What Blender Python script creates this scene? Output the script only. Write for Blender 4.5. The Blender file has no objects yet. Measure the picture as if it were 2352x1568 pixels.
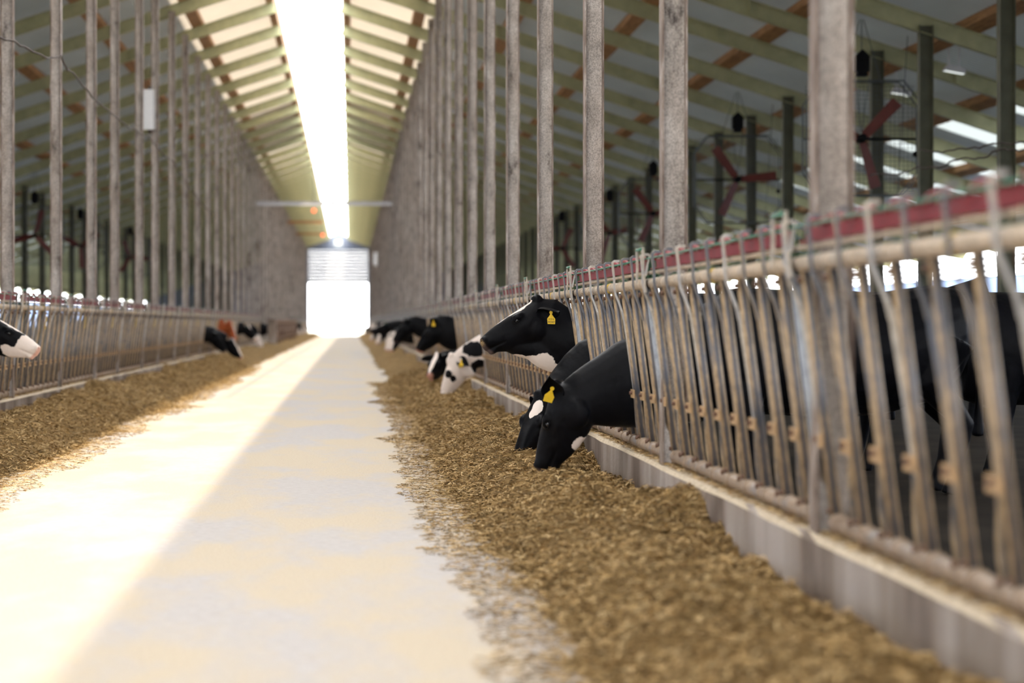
import bpy, bmesh, math, random
import numpy as np
from mathutils import Vector, Matrix

S = bpy.context.scene
C = S.collection
random.seed(7)
rng = np.random.default_rng(11)
PI = math.pi

# ------------------------------------------------------------------ camera, sky, sun, exposure
HC = 1.15                      # camera height over the feed lane
FPX = 5553.0                   # 85 mm on a 36 mm wide frame, in pixels of the 2352 wide photo
cam_d = bpy.data.cameras.new('camera')
cam = bpy.data.objects.new('camera', cam_d); C.objects.link(cam)
cam.location = (0, 0, HC); cam.rotation_euler = (PI / 2, 0, 0)
cam_d.sensor_width = 36; cam_d.lens = 85
cam_d.shift_x = (1176 - 803) / 2352.0
cam_d.shift_y = -(784 - 740) / 2352.0
cam_d.clip_start = 0.1; cam_d.clip_end = 2000
cam_d.dof.use_dof = True; cam_d.dof.focus_distance = 17.6; cam_d.dof.aperture_fstop = 1.8
S.camera = cam

W = bpy.data.worlds.new('sky'); S.world = W; W.use_nodes = True
bg = W.node_tree.nodes['Background']
bg.inputs[0].default_value = (0.95, 0.97, 1.0, 1); bg.inputs[1].default_value = 9.0

sun_d = bpy.data.lights.new('sun', 'SUN'); sun = bpy.data.objects.new('sun', sun_d); C.objects.link(sun)
sun_d.energy = 4.4; sun_d.color = (1.0, 0.86, 0.66); sun_d.angle = math.radians(0.9)
sun.rotation_euler = Vector((-0.092, 0.80, -1.0)).to_track_quat('-Z', 'Y').to_euler()
sun.location = (0, -20, 30)

S.view_settings.view_transform = 'Standard'; S.view_settings.look = 'None'
S.view_settings.gamma = 1; S.view_settings.use_curve_mapping = False
S.view_settings.exposure = 0.0
S.cycles.max_bounces = 7; S.cycles.diffuse_bounces = 5; S.cycles.glossy_bounces = 3
S.cycles.transmission_bounces = 4; S.cycles.caustics_reflective = False; S.cycles.caustics_refractive = False
S.cycles.use_denoising = True; S.cycles.sample_clamp_indirect = 8

# ------------------------------------------------------------------ materials
def per_object(t, scale=(1, 1, 1)):
    oi = t.n('ShaderNodeObjectInfo'); v = t.n('ShaderNodeVectorMath', operation='SCALE'); t.link(oi.outputs['Location'], v.inputs[0]); v.inputs['Scale'].default_value = 3.71
    ad = t.n('ShaderNodeVectorMath', operation='ADD'); t.link(t.coords(scale), ad.inputs[0]); t.link(v.outputs[0], ad.inputs[1]); return ad.outputs[0]
class NT:
    def __init__(s, name):
        s.m = bpy.data.materials.new(name); s.m.use_nodes = True
        s.t = s.m.node_tree; s.b = s.t.nodes['Principled BSDF']; s.out = s.t.nodes['Material Output']
        s.tc = s.t.nodes.new('ShaderNodeTexCoord')
    def n(s, typ, **kw):
        x = s.t.nodes.new(typ)
        for k, v in kw.items(): setattr(x, k, v)
        return x
    def link(s, a, b): s.t.links.new(a, b)
    def coords(s, scale=(1, 1, 1), src='Object'):
        mp = s.n('ShaderNodeMapping'); mp.inputs['Scale'].default_value = scale
        s.link(s.tc.outputs[src], mp.inputs['Vector']); return mp.outputs['Vector']
    def noise(s, scale, detail=4, rough=0.6, vec=None, sc=(1, 1, 1)):
        x = s.n('ShaderNodeTexNoise'); x.inputs['Scale'].default_value = scale
        x.inputs['Detail'].default_value = detail; x.inputs['Roughness'].default_value = rough
        s.link(vec if vec is not None else s.coords(sc), x.inputs['Vector']); return x.outputs['Fac']
    def ramp(s, fac, stops, interp='LINEAR'):
        r = s.n('ShaderNodeValToRGB'); r.color_ramp.interpolation = interp
        el = r.color_ramp.elements
        while len(el) < len(stops): el.new(0.5)
        for e, (p, c) in zip(el, stops):
            e.position = p; e.color = (*c, 1) if len(c) == 3 else c
        s.link(fac, r.inputs['Fac']); return r.outputs['Color']
    def mix(s, fac, a, b, typ='MIX'):
        x = s.n('ShaderNodeMix', data_type='RGBA', blend_type=typ)
        if isinstance(fac, (int, float)): x.inputs[0].default_value = fac
        else: s.link(fac, x.inputs[0])
        for sock, v in ((6, a), (7, b)):
            if isinstance(v, tuple): x.inputs[sock].default_value = (*v, 1)
            else: s.link(v, x.inputs[sock])
        return x.outputs[2]
    def math(s, op, a, b=0.0):
        x = s.n('ShaderNodeMath', operation=op)
        for i, v in enumerate((a, b)):
            if isinstance(v, (int, float)): x.inputs[i].default_value = v
            else: s.link(v, x.inputs[i])
        return x.outputs[0]
    def color(s, c):
        if isinstance(c, tuple): s.b.inputs['Base Color'].default_value = (*c, 1)
        else: s.link(c, s.b.inputs['Base Color'])
    def set(s, rough=0.6, metal=0.0, spec=0.5):
        s.b.inputs['Roughness'].default_value = rough
        if isinstance(metal, (int, float)): s.b.inputs['Metallic'].default_value = metal
        else: s.link(metal, s.b.inputs['Metallic'])
        s.b.inputs['Specular IOR Level'].default_value = spec
    def bump(s, h, strength=0.5, dist=0.02):
        x = s.n('ShaderNodeBump'); x.inputs['Strength'].default_value = strength; x.inputs['Distance'].default_value = dist
        s.link(h, x.inputs['Height']); s.link(x.outputs['Normal'], s.b.inputs['Normal'])

def plain(name, c, rough=0.6, metal=0.0, var=0.25, scale=12):
    t = NT(name)
    d = tuple(v * (1 - var) for v in c); l = tuple(min(1, v * (1 + var)) for v in c)
    t.color(t.ramp(t.noise(scale), [(0.3, d), (0.7, l)])); t.set(rough, metal); return t.m

M = {}
# weathered steel of the tall posts
t = NT('post_steel')
base = t.ramp(t.noise(5, 6, 0.72, vec=per_object(t, (1, 1, 0.55))), [(0.30, (0.10, 0.085, 0.078)), (0.42, (0.52, 0.475, 0.435)), (0.60, (0.74, 0.69, 0.645)), (0.72, (0.92, 0.88, 0.85))])
speck = t.ramp(t.noise(95, 3, 0.75), [(0.40, (0.25, 0.22, 0.20)), (0.56, (1, 1, 1))])
stain = t.ramp(t.noise(2.4, 5, 0.7, vec=per_object(t, (1, 1, 0.35))), [(0.42, (1, 1, 1)), (0.62, (0.62, 0.53, 0.46))])
c = t.mix(0.5, base, speck, 'MULTIPLY'); c = t.mix(0.45, c, stain, 'MULTIPLY')
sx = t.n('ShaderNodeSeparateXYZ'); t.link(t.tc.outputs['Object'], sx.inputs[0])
web_tone = t.math('ADD', t.math('MULTIPLY', t.math('ABSOLUTE', sx.outputs[0]), 12.0), t.noise(7, 4, 0.7, vec=per_object(t, (1, 1, 0.25))))
c = t.mix(0.6, c, t.ramp(web_tone, [(1.0, (1, 1, 1)), (1.22, (0.30, 0.25, 0.22))]), 'MULTIPLY')   # blotchy darker tone towards the web edges
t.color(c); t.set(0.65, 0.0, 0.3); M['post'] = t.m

def rusty_edge():
    t = NT('post_flange')
    t.color(t.ramp(t.noise(10, 5, 0.7, vec=per_object(t, (1, 1, 0.3))), [(0.36, (0.11, 0.072, 0.055)), (0.55, (0.30, 0.235, 0.195)), (0.74, (0.72, 0.67, 0.63))]))
    t.set(0.6, 0.0, 0.3); return t.m
M['flange'] = rusty_edge()

# galvanised tube with feed dust
def galv(name, dust, thr, zinc=(0.20, 0.225, 0.265), lane=False):
    t = NT(name)
    n1 = t.noise(5.5, 5, 0.65, sc=(1, 1, 0.5))
    f = t.ramp(n1, [(thr - 0.09, (0, 0, 0)), (thr + 0.09, (1, 1, 1))])
    if lane:                               # lane-facing sides tan with dust, flanks darkened: side light painted in
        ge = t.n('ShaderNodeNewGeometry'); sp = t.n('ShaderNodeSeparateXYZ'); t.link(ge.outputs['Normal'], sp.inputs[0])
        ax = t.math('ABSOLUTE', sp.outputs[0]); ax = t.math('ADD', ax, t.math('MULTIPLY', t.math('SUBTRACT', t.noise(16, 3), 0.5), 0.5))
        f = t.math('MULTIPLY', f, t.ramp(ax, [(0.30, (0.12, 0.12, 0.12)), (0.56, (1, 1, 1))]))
    du = t.ramp(t.noise(26, 4), [(0.3, tuple(v * 0.6 for v in dust)), (0.6, dust), (0.8, tuple(v * 1.15 for v in dust))])
    t.color(t.mix(f, zinc, du))
    inv = t.math('SUBTRACT', 0.6, f); cl = t.math('MAXIMUM', inv, 0.0)
    t.set(0.42, cl, 0.4); return t.m
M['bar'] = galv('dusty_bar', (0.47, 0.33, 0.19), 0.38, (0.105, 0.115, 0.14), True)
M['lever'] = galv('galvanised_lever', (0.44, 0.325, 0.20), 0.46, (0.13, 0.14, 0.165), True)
M['rail'] = galv('dusty_rail', (0.60, 0.48, 0.35), 0.33)
M['lowrail'] = galv('dirty_low_rail', (0.36, 0.26, 0.18), 0.36)
M['arm'] = galv('flat_arm', (0.56, 0.50, 0.42), 0.42, (0.40, 0.40, 0.41))
M['zinc'] = plain('zinc', (0.34, 0.36, 0.39), 0.5, 0.3, 0.25, 20)
M['bracket'] = plain('rusty_bracket', (0.44, 0.28, 0.14), 0.7, 0.0, 0.3, 30)
M['bolt'] = plain('rust_bolt', (0.16, 0.09, 0.06), 0.7, 0.2, 0.3, 60)
M['red'] = plain('red_paint', (0.26, 0.011, 0.020), 0.55, 0.0, 0.3, 9)
M['greenrod'] = plain('green_rod', (0.03, 0.19, 0.12), 0.5, 0.0, 0.3, 14)
M['greenrope'] = plain('green_rope', (0.05, 0.13, 0.07), 0.8, 0.0, 0.4, 40)
M['yellow'] = plain('yellow_plastic', (0.80, 0.52, 0.02), 0.45, 0.0, 0.1, 40)
M['rafter'] = plain('green_rafter', (0.45, 0.445, 0.25), 0.5, 0.0, 0.18, 3)
M['rafter_c'] = plain('centre_rafter', (0.36, 0.35, 0.27), 0.5, 0.0, 0.15, 3)
M['gpost'] = plain('green_post', (0.095, 0.095, 0.058), 0.6, 0.0, 0.25, 3)
M['black'] = plain('black_motor', (0.006, 0.006, 0.007), 0.6, 0.0, 0.2); M['black'].node_tree.nodes['Principled BSDF'].inputs['Specular IOR Level'].default_value = 0.1
M['cage'] = plain('cage_wire', (0.10, 0.11, 0.11), 0.5, 0.4, 0.2)
M['fanred'] = plain('fan_blade_red', (0.12, 0.024, 0.018), 0.5, 0.0, 0.2)
M['white'] = plain('white_plastic', (0.85, 0.86, 0.88), 0.4, 0.0, 0.03)
M['greysteel'] = plain('grey_steel', (0.55, 0.54, 0.55), 0.5, 0.2, 0.1, 6)
M['darkblue'] = plain('dark_blue_steel', (0.11, 0.135, 0.19), 0.5, 0.0, 0.2, 5)
M['cable'] = plain('cable', (0.07, 0.05, 0.04), 0.7, 0.0, 0.3)
M['pipe'] = plain('gate_pipe', (0.20, 0.125, 0.085), 0.6, 0.1, 0.25)
M['tag_ink'] = plain('tag_ink', (0.02, 0.02, 0.02), 0.6, 0, 0.0)

t = NT('purlin_wood')
g = t.noise(3, 6, 0.6, sc=(9, 0.6, 9))
t.color(t.ramp(g, [(0.3, (0.22, 0.105, 0.035)), (0.55, (0.42, 0.22, 0.085)), (0.75, (0.52, 0.30, 0.13))])); t.set(0.7); M['wood'] = t.m

def sheet(name, a, b, rough=0.4, metal=0.0):
    t = NT(name)
    w = t.n('ShaderNodeTexWave', wave_type='BANDS', bands_direction='Y'); w.inputs['Scale'].default_value = 1.6
    t.link(t.coords(), w.inputs['Vector'])
    t.color(t.ramp(t.noise(0.5, 4, 0.6, sc=(1, 0.4, 1)), [(0.35, a), (0.65, b)])); t.set(rough, metal, 0.5)
    t.bump(w.outputs['Fac'], 0.6, 0.04); return t.m
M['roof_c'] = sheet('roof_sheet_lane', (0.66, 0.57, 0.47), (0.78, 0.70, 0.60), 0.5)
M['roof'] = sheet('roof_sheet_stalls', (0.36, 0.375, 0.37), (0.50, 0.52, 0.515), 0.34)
def glow_sheet(src, name, fac, tint=(0.84, 0.79, 0.70, 1)):
    m = src.copy(); m.name = name; t = m.node_tree; b = t.nodes['Principled BSDF']; o = t.nodes['Material Output']
    tr = t.nodes.new('ShaderNodeBsdfTranslucent'); tr.inputs[0].default_value = tint
    mx = t.nodes.new('ShaderNodeMixShader'); mx.inputs[0].default_value = fac
    t.links.new(b.outputs[0], mx.inputs[1]); t.links.new(tr.outputs[0], mx.inputs[2]); t.links.new(mx.outputs[0], o.inputs[0]); return m
M['roof_g'] = glow_sheet(M['roof_c'], 'roof_sheet_lane_glow', 0.32)  # translucency and cream tint stand in for light bounced off the lane
M['roof_s'] = glow_sheet(M['roof'], 'roof_sheet_stalls_glow', 0.10, (0.72, 0.755, 0.75, 1))  # translucency added to brighten the stall roof seen from below
t = NT('roof_light')
tr = t.n('ShaderNodeBsdfTranslucent'); tr.inputs[0].default_value = (0.75, 0.82, 0.80, 1)
mx = t.n('ShaderNodeMixShader'); mx.inputs[0].default_value = 0.12
w = t.n('ShaderNodeTexWave', wave_type='BANDS', bands_direction='Y'); w.inputs['Scale'].default_value = 2.2
t.link(t.coords(), w.inputs['Vector'])
t.color(t.ramp(w.outputs['Fac'], [(0.2, (0.45, 0.5, 0.49)), (0.8, (0.7, 0.74, 0.73))])); t.set(0.3)
t.link(t.b.outputs[0], mx.inputs[1]); t.link(tr.outputs[0], mx.inputs[2]); t.link(mx.outputs[0], t.out.inputs[0]); M['rooflight'] = t.m

# lane concrete dusted with feed
t = NT('lane_concrete')
stre = t.noise(0.8, 5, 0.62, sc=(1.3, 0.42, 1))
dust = t.ramp(t.noise(70, 4, 0.75), [(0.25, (0.42, 0.33, 0.22)), (0.45, (0.65, 0.55, 0.41)), (0.7, (0.73, 0.64, 0.50))])
conc = t.ramp(t.noise(18, 5, 0.6), [(0.3, (0.54, 0.50, 0.475)), (0.7, (0.63, 0.595, 0.57))])
f = t.ramp(stre, [(0.42, (0, 0, 0)), (0.56, (1, 1, 1))])
c = t.mix(f, conc, dust)
crumb = t.ramp(t.noise(190, 2, 0.5, sc=(1, 0.6, 1)), [(0.28, (0.42, 0.30, 0.16)), (0.36, (1, 1, 1))])
t.color(t.mix(0.6, c, crumb, 'MULTIPLY')); t.set(0.75, 0, 0.25)
t.bump(t.noise(90, 3), 0.25, 0.01); M['lane'] = t.m

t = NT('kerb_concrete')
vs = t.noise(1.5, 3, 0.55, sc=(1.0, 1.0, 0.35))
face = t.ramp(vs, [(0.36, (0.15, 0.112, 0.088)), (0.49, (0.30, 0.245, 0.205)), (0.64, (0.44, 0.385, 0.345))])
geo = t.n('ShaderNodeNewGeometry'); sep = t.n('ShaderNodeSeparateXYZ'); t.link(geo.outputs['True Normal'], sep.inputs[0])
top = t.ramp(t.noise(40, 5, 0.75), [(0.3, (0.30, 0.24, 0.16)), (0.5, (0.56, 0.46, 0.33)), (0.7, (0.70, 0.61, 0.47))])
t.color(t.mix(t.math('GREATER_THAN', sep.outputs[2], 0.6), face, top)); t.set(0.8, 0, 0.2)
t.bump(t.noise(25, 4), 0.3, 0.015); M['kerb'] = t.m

t = NT('chopped_feed')
a = t.ramp(t.noise(45, 6, 0.8), [(0.28, (0.09, 0.054, 0.019)), (0.45, (0.295, 0.185, 0.072)), (0.6, (0.46, 0.30, 0.125)), (0.78, (0.64, 0.46, 0.225))])
b = t.ramp(t.noise(2.5, 4, 0.6), [(0.35, (0.62, 0.60, 0.55)), (0.65, (1, 1, 1))])
t.color(t.mix(0.8, a, b, 'MULTIPLY')); t.set(0.85, 0, 0.15)
t.bump(t.noise(110, 5, 0.8), 0.8, 0.02); M['feed'] = t.m
t = NT('feed_strands')
at = t.n('ShaderNodeAttribute'); at.attribute_name = 'shade'
t.color(t.ramp(at.outputs['Fac'], [(0.0, (0.080, 0.050, 0.017)), (0.35, (0.28, 0.175, 0.064)), (0.7, (0.50, 0.325, 0.135)), (1.0, (0.78, 0.58, 0.31))])); t.set(0.8, 0, 0.2); M['strand'] = t.m

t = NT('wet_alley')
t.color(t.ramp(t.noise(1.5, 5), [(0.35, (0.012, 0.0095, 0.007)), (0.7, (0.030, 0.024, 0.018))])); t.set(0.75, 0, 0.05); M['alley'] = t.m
M['outside'] = plain('yard', (0.42, 0.40, 0.33), 0.9, 0, 0.2, 0.3)
M['wallc'] = plain('side_wall', (0.40, 0.40, 0.40), 0.8, 0, 0.2, 1)
t = NT('blue_curtain')
tr = t.n('ShaderNodeBsdfTranslucent'); tr.inputs[0].default_value = (0.45, 0.60, 0.95, 1)
mx = t.n('ShaderNodeMixShader'); mx.inputs[0].default_value = 0.4; t.color((0.30, 0.42, 0.75))
t.link(t.b.outputs[0], mx.inputs[1]); t.link(tr.outputs[0], mx.inputs[2]); t.link(mx.outputs[0], t.out.inputs[0]); M['curtain'] = t.m
t = NT('door_panel')
tr = t.n('ShaderNodeBsdfTranslucent'); tr.inputs[0].default_value = (0.8, 0.8, 0.82, 1)
mx = t.n('ShaderNodeMixShader'); mx.inputs[0].default_value = 0.03; t.color((0.30, 0.30, 0.31))
t.link(t.b.outputs[0], mx.inputs[1]); t.link(tr.outputs[0], mx.inputs[2]); t.link(mx.outputs[0], t.out.inputs[0]); M['doorpanel'] = t.m
t = NT('gable_sheet')
w = t.n('ShaderNodeTexWave', wave_type='BANDS', bands_direction='X'); w.inputs['Scale'].default_value = 2.0
t.link(t.coords(), w.inputs['Vector'])
t.color(t.ramp(w.outputs['Fac'], [(0.2, (0.10, 0.12, 0.17)), (0.8, (0.17, 0.20, 0.27))])); t.set(0.5); M['gable'] = t.m
def lampmat(name, c, s):
    t = NT(name); t.color(c); t.b.inputs['Emission Color'].default_value = (*c, 1); t.b.inputs['Emission Strength'].default_value = s; return t.m
M['orange_lamp'] = lampmat('orange_lamp', (1.0, 0.16, 0.06), 1.6)
M['led'] = lampmat('lamp_glass', (0.95, 1.0, 0.95), 0.8)

def coatmat(name, dark, white=(0.80, 0.70, 0.63)):
    t = NT(name)
    def attr(n):
        a = t.n('ShaderNodeAttribute'); a.attribute_name = n; return a.outputs['Fac']
    nz = t.noise(38, 3, 0.6)
    v = t.math('ADD', attr('coat'), t.math('MULTIPLY', t.math('SUBTRACT', nz, 0.5), 0.35))
    v = t.math('ADD', v, t.math('MULTIPLY', t.math('SUBTRACT', t.noise(13, 2, 0.5), 0.5), 0.55))
    f = t.ramp(t.math('ADD', t.math('MULTIPLY', v, 4.0), 0.5), [(0.35, (0, 0, 0)), (0.65, (1, 1, 1))])
    dk = t.ramp(t.noise(9, 4), [(0.3, tuple(x * 0.7 for x in dark)), (0.7, tuple(x * 1.3 for x in dark))])
    c = t.mix(f, dk, white)
    c = t.mix(attr('pink'), c, (0.66, 0.36, 0.28))
    c = t.mix(attr('nose'), c, (0.075, 0.053, 0.05))
    crust = t.ramp(t.noise(140, 3), [(0.4, (0.09, 0.06, 0.03)), (0.6, (0.48, 0.34, 0.17))])
    c = t.mix(attr('crust'), c, crust)
    t.color(c); t.set(0.46, 0, 0.10); t.bump(t.math('ADD', t.math('MULTIPLY', t.noise(160, 2), 0.06), t.noise(7, 3, 0.5)), 0.35, 0.03); return t.m
M['coat'] = coatmat('holstein_coat', (0.0030, 0.0031, 0.0045))
M['redcoat'] = coatmat('red_coat', (0.30, 0.075, 0.025))
t = NT('eye'); t.color((0.006, 0.005, 0.006)); t.set(0.08, 0, 0.6); M['eye'] = t.m
M['earin'] = plain('ear_inside', (0.018, 0.013, 0.012), 0.9, 0, 0.3); M['earin'].node_tree.nodes['Principled BSDF'].inputs['Specular IOR Level'].default_value = 0.05

# ------------------------------------------------------------------ mesh building
class MB:
    def __init__(s): s.v = []; s.f = []; s.mi = []; s.m = 0
    def add(s, vs, fs):
        o = len(s.v); s.v.extend([tuple(p) for p in vs]); s.f.extend([tuple(i + o for i in f) for f in fs]); s.mi.extend([s.m] * len(fs)); return s
    def box(s, lo, hi):
        (a, b, c), (d, e, f) = lo, hi
        return s.add([(a, b, c), (d, b, c), (d, e, c), (a, e, c), (a, b, f), (d, b, f), (d, e, f), (a, e, f)],
                     [(3, 2, 1, 0), (4, 5, 6, 7), (0, 1, 5, 4), (1, 2, 6, 5), (2, 3, 7, 6), (3, 0, 4, 7)])
    def tube(s, pts, r, n=8, cap=True):
        pts = [Vector(p) for p in pts]; rs = r if isinstance(r, (list, tuple)) else [r] * len(pts)
        vs = []; fs = []; u = None
        for i, p in enumerate(pts):
            d = (pts[min(i + 1, len(pts) - 1)] - pts[max(i - 1, 0)]).normalized()
            if u is None: u = d.orthogonal().normalized()
            u = (u - d * u.dot(d)).normalized(); w = d.cross(u)
            for k in range(n):
                a = 2 * PI * k / n; vs.append(p + (u * math.cos(a) + w * math.sin(a)) * rs[i])
        for i in range(len(pts) - 1):
            for k in range(n):
                fs.append((i * n + k, i * n + (k + 1) % n, (i + 1) * n + (k + 1) % n, (i + 1) * n + k))
        if cap: fs.append(tuple(range(n - 1, -1, -1))); fs.append(tuple((len(pts) - 1) * n + k for k in range(n)))
        return s.add(vs, fs)
    def strip(s, pts, wdir, w, ndir, th):      # flat bar along pts
        wd = Vector(wdir).normalized() * w / 2; nd = Vector(ndir).normalized() * th / 2
        vs = []; fs = []
        for p in pts:
            p = Vector(p); vs += [p - wd - nd, p + wd - nd, p + wd + nd, p - wd + nd]
        for i in range(len(pts) - 1):
            for k in range(4): fs.append((i * 4 + k, i * 4 + (k + 1) % 4, (i + 1) * 4 + (k + 1) % 4, (i + 1) * 4 + k))
        fs += [(3, 2, 1, 0), tuple((len(pts) - 1) * 4 + k for k in range(4))]
        return s.add(vs, fs)
    def prism(s, prof, a, b, ux, uy):          # 2D profile swept a->b
        a, b, ux, uy = map(Vector, (a, b, ux, uy)); n = len(prof)
        vs = [a + ux * p[0] + uy * p[1] for p in prof] + [b + ux * p[0] + uy * p[1] for p in prof]
        fs = [(k, (k + 1) % n, n + (k + 1) % n, n + k) for k in range(n)] + [tuple(range(n - 1, -1, -1)), tuple(range(n, 2 * n))]
        return s.add(vs, fs)
    def sphere(s, c, r, nu=12, nv=8, sc=(1, 1, 1)):
        vs = []; fs = []
        for i in range(nv + 1):
            t = PI * i / nv
            for k in range(nu):
                a = 2 * PI * k / nu
                vs.append((c[0] + r * sc[0] * math.sin(t) * math.cos(a), c[1] + r * sc[1] * math.sin(t) * math.sin(a), c[2] + r * sc[2] * math.cos(t)))
        for i in range(nv):
            for k in range(nu): fs.append((i * nu + k, (i + 1) * nu + k, (i + 1) * nu + (k + 1) % nu, i * nu + (k + 1) % nu))
        return s.add(vs, fs)
    def build(s, name, mats, parent=None, smooth=False, bevel=0):
        me = bpy.data.meshes.new(name); me.from_pydata(s.v, [], s.f)
        for m in (mats if isinstance(mats, (list, tuple)) else [mats]): me.materials.append(m)
        me.polygons.foreach_set('material_index', s.mi)
        if smooth: me.polygons.foreach_set('use_smooth', [True] * len(s.f))
        me.update()
        o = bpy.data.objects.new(name, me); C.objects.link(o)
        if parent: o.parent = parent
        if bevel:
            b = o.modifiers.new('bevel', 'BEVEL'); b.width = bevel; b.segments = 2
        return o

def tag(o, label=None, cat=None, group=None, kind=None):
    if label: o['label'] = label
    if cat: o['category'] = cat
    if group: o['group'] = group
    if kind: o['kind'] = kind
    return o
def thing(name, label, cat, loc=(0, 0, 0), group=None):
    o = bpy.data.objects.new(name, None); C.objects.link(o); o.location = loc; o.empty_display_size = 0.1
    return tag(o, label, cat, group)
def dup(root, loc):
    def cp(o, par):
        c = o.copy(); C.objects.link(c)
        if par: c.parent = par
        for k in list(o.children): cp(k, c)
        return c
    r = cp(root, None); r.location = loc; return r
ORD = ['first', 'second', 'third', 'fourth', 'fifth', 'sixth', 'seventh', 'eighth', 'ninth', 'tenth', 'eleventh', 'twelfth', 'thirteenth',
       'fourteenth', 'fifteenth', 'sixteenth', 'seventeenth', 'eighteenth', 'nineteenth', 'twentieth', 'twenty-first', 'twenty-second', 'twenty-third', 'twenty-fourth']

# value noise
_g = rng.random((256, 256))
def vnoise(x, y):
    x = np.asarray(x, float); y = np.asarray(y, float)
    xi = np.floor(x).astype(int); yi = np.floor(y).astype(int); fx = x - xi; fy = y - yi
    fx = fx * fx * (3 - 2 * fx); fy = fy * fy * (3 - 2 * fy)
    a = _g[xi & 255, yi & 255]; b = _g[(xi + 1) & 255, yi & 255]; c = _g[xi & 255, (yi + 1) & 255]; d = _g[(xi + 1) & 255, (yi + 1) & 255]
    return (a * (1 - fx) + b * fx) * (1 - fy) + (c * (1 - fx) + d * fx) * fy - 0.5
def fbm(x, y, o=4):
    s = 0; a = 1.0; f = 1.0
    for _ in range(o): s = s + a * vnoise(x * f + 17.3 * _, y * f + 5.1 * _); a *= 0.5; f *= 2.03
    return s

# ------------------------------------------------------------------ dimensions
P = 4.36; Z0 = 8.93                       # bay spacing, first right-hand post
YEND = 212.0; YBACK = -9.0
XR, XL = 1.78, -3.75                      # post rows along the lane
RX = -0.96                                # ridge line
SL = 0.33                                 # roof slope
RZ = HC + 7.64                            # roof height at the ridge line
def roofz(x): return RZ - SL * abs(x - RX)
XE_R, XE_L = 16.0, -17.9                  # eaves
X2R, X2L = 8.5, -10.4                     # second post rows
SLOT = (-1.72, -0.18)
NB = int((YEND - Z0) / P) + 1
KZR, KZL = 0.37, 0.325                    # kerb heights

# ------------------------------------------------------------------ the setting
m = MB(); m.add([(-3.9, YBACK - 4, 0), (1.95, YBACK - 4, 0), (1.95, YEND + 1, 0), (-3.9, YEND + 1, 0)], [(0, 1, 2, 3)])
tag(m.build('floor', M['lane']), 'pale dusty concrete feed lane down the middle of the barn', 'floor', kind='structure')
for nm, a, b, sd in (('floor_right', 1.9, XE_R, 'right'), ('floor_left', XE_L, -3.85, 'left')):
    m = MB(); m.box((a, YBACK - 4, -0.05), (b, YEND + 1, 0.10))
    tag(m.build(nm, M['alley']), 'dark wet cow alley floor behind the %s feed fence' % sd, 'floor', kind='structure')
m = MB(); m.add([(-400, -300, -0.12), (400, -300, -0.12), (400, 700, -0.12), (-400, 700, -0.12)], [(0, 1, 2, 3)])
tag(m.build('ground', M['outside']), 'bare yard ground outside the barn', 'ground', kind='structure')

# kerbs
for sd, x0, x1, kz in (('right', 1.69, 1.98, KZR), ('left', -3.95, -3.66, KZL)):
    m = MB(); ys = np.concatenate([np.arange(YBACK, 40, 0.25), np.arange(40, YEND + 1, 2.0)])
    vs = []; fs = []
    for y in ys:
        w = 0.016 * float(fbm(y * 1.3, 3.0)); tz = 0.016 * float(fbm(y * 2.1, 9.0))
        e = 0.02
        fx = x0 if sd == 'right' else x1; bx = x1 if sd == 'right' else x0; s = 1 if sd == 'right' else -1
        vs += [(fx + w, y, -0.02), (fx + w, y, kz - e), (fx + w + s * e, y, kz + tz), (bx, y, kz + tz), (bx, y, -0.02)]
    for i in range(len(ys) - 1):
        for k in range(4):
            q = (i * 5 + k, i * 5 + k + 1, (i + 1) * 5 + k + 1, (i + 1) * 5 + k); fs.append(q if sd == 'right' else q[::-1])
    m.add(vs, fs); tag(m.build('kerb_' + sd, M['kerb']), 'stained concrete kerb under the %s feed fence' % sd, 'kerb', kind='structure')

# roof: lane strips, stall strips, one lane stretch kept dark without the added glow
TH = 0.04
def roof_strip(m, xa, xb, ya, yb):
    za, zb = roofz(xa) + 0.14, roofz(xb) + 0.14
    m.add([(xa, ya, za), (xb, ya, zb), (xb, yb, zb), (xa, yb, za), (xa, ya, za + TH), (xb, ya, zb + TH), (xb, yb, zb + TH), (xa, yb, za + TH)],
          [(0, 3, 2, 1), (4, 5, 6, 7), (0, 1, 5, 4), (1, 2, 6, 5), (2, 3, 7, 6), (3, 0, 4, 7)])
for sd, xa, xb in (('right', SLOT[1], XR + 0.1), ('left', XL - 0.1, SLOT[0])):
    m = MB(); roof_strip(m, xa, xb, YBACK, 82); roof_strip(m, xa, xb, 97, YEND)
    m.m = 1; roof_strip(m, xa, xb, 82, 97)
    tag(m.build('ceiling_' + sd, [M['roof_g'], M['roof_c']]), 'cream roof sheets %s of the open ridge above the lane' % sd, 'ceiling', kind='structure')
LB = {1: (11.0, 14.2), -1: (-16.1, -12.9)}
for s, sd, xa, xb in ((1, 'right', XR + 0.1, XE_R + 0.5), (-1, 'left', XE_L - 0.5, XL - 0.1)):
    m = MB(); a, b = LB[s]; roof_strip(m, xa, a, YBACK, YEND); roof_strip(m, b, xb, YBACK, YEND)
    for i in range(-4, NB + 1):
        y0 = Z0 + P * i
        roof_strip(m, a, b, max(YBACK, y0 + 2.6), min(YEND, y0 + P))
    tag(m.build('ceiling_stalls_' + sd, M['roof_s']), 'grey ribbed roof sheets over the %s stalls' % sd, 'ceiling', kind='structure')
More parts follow.
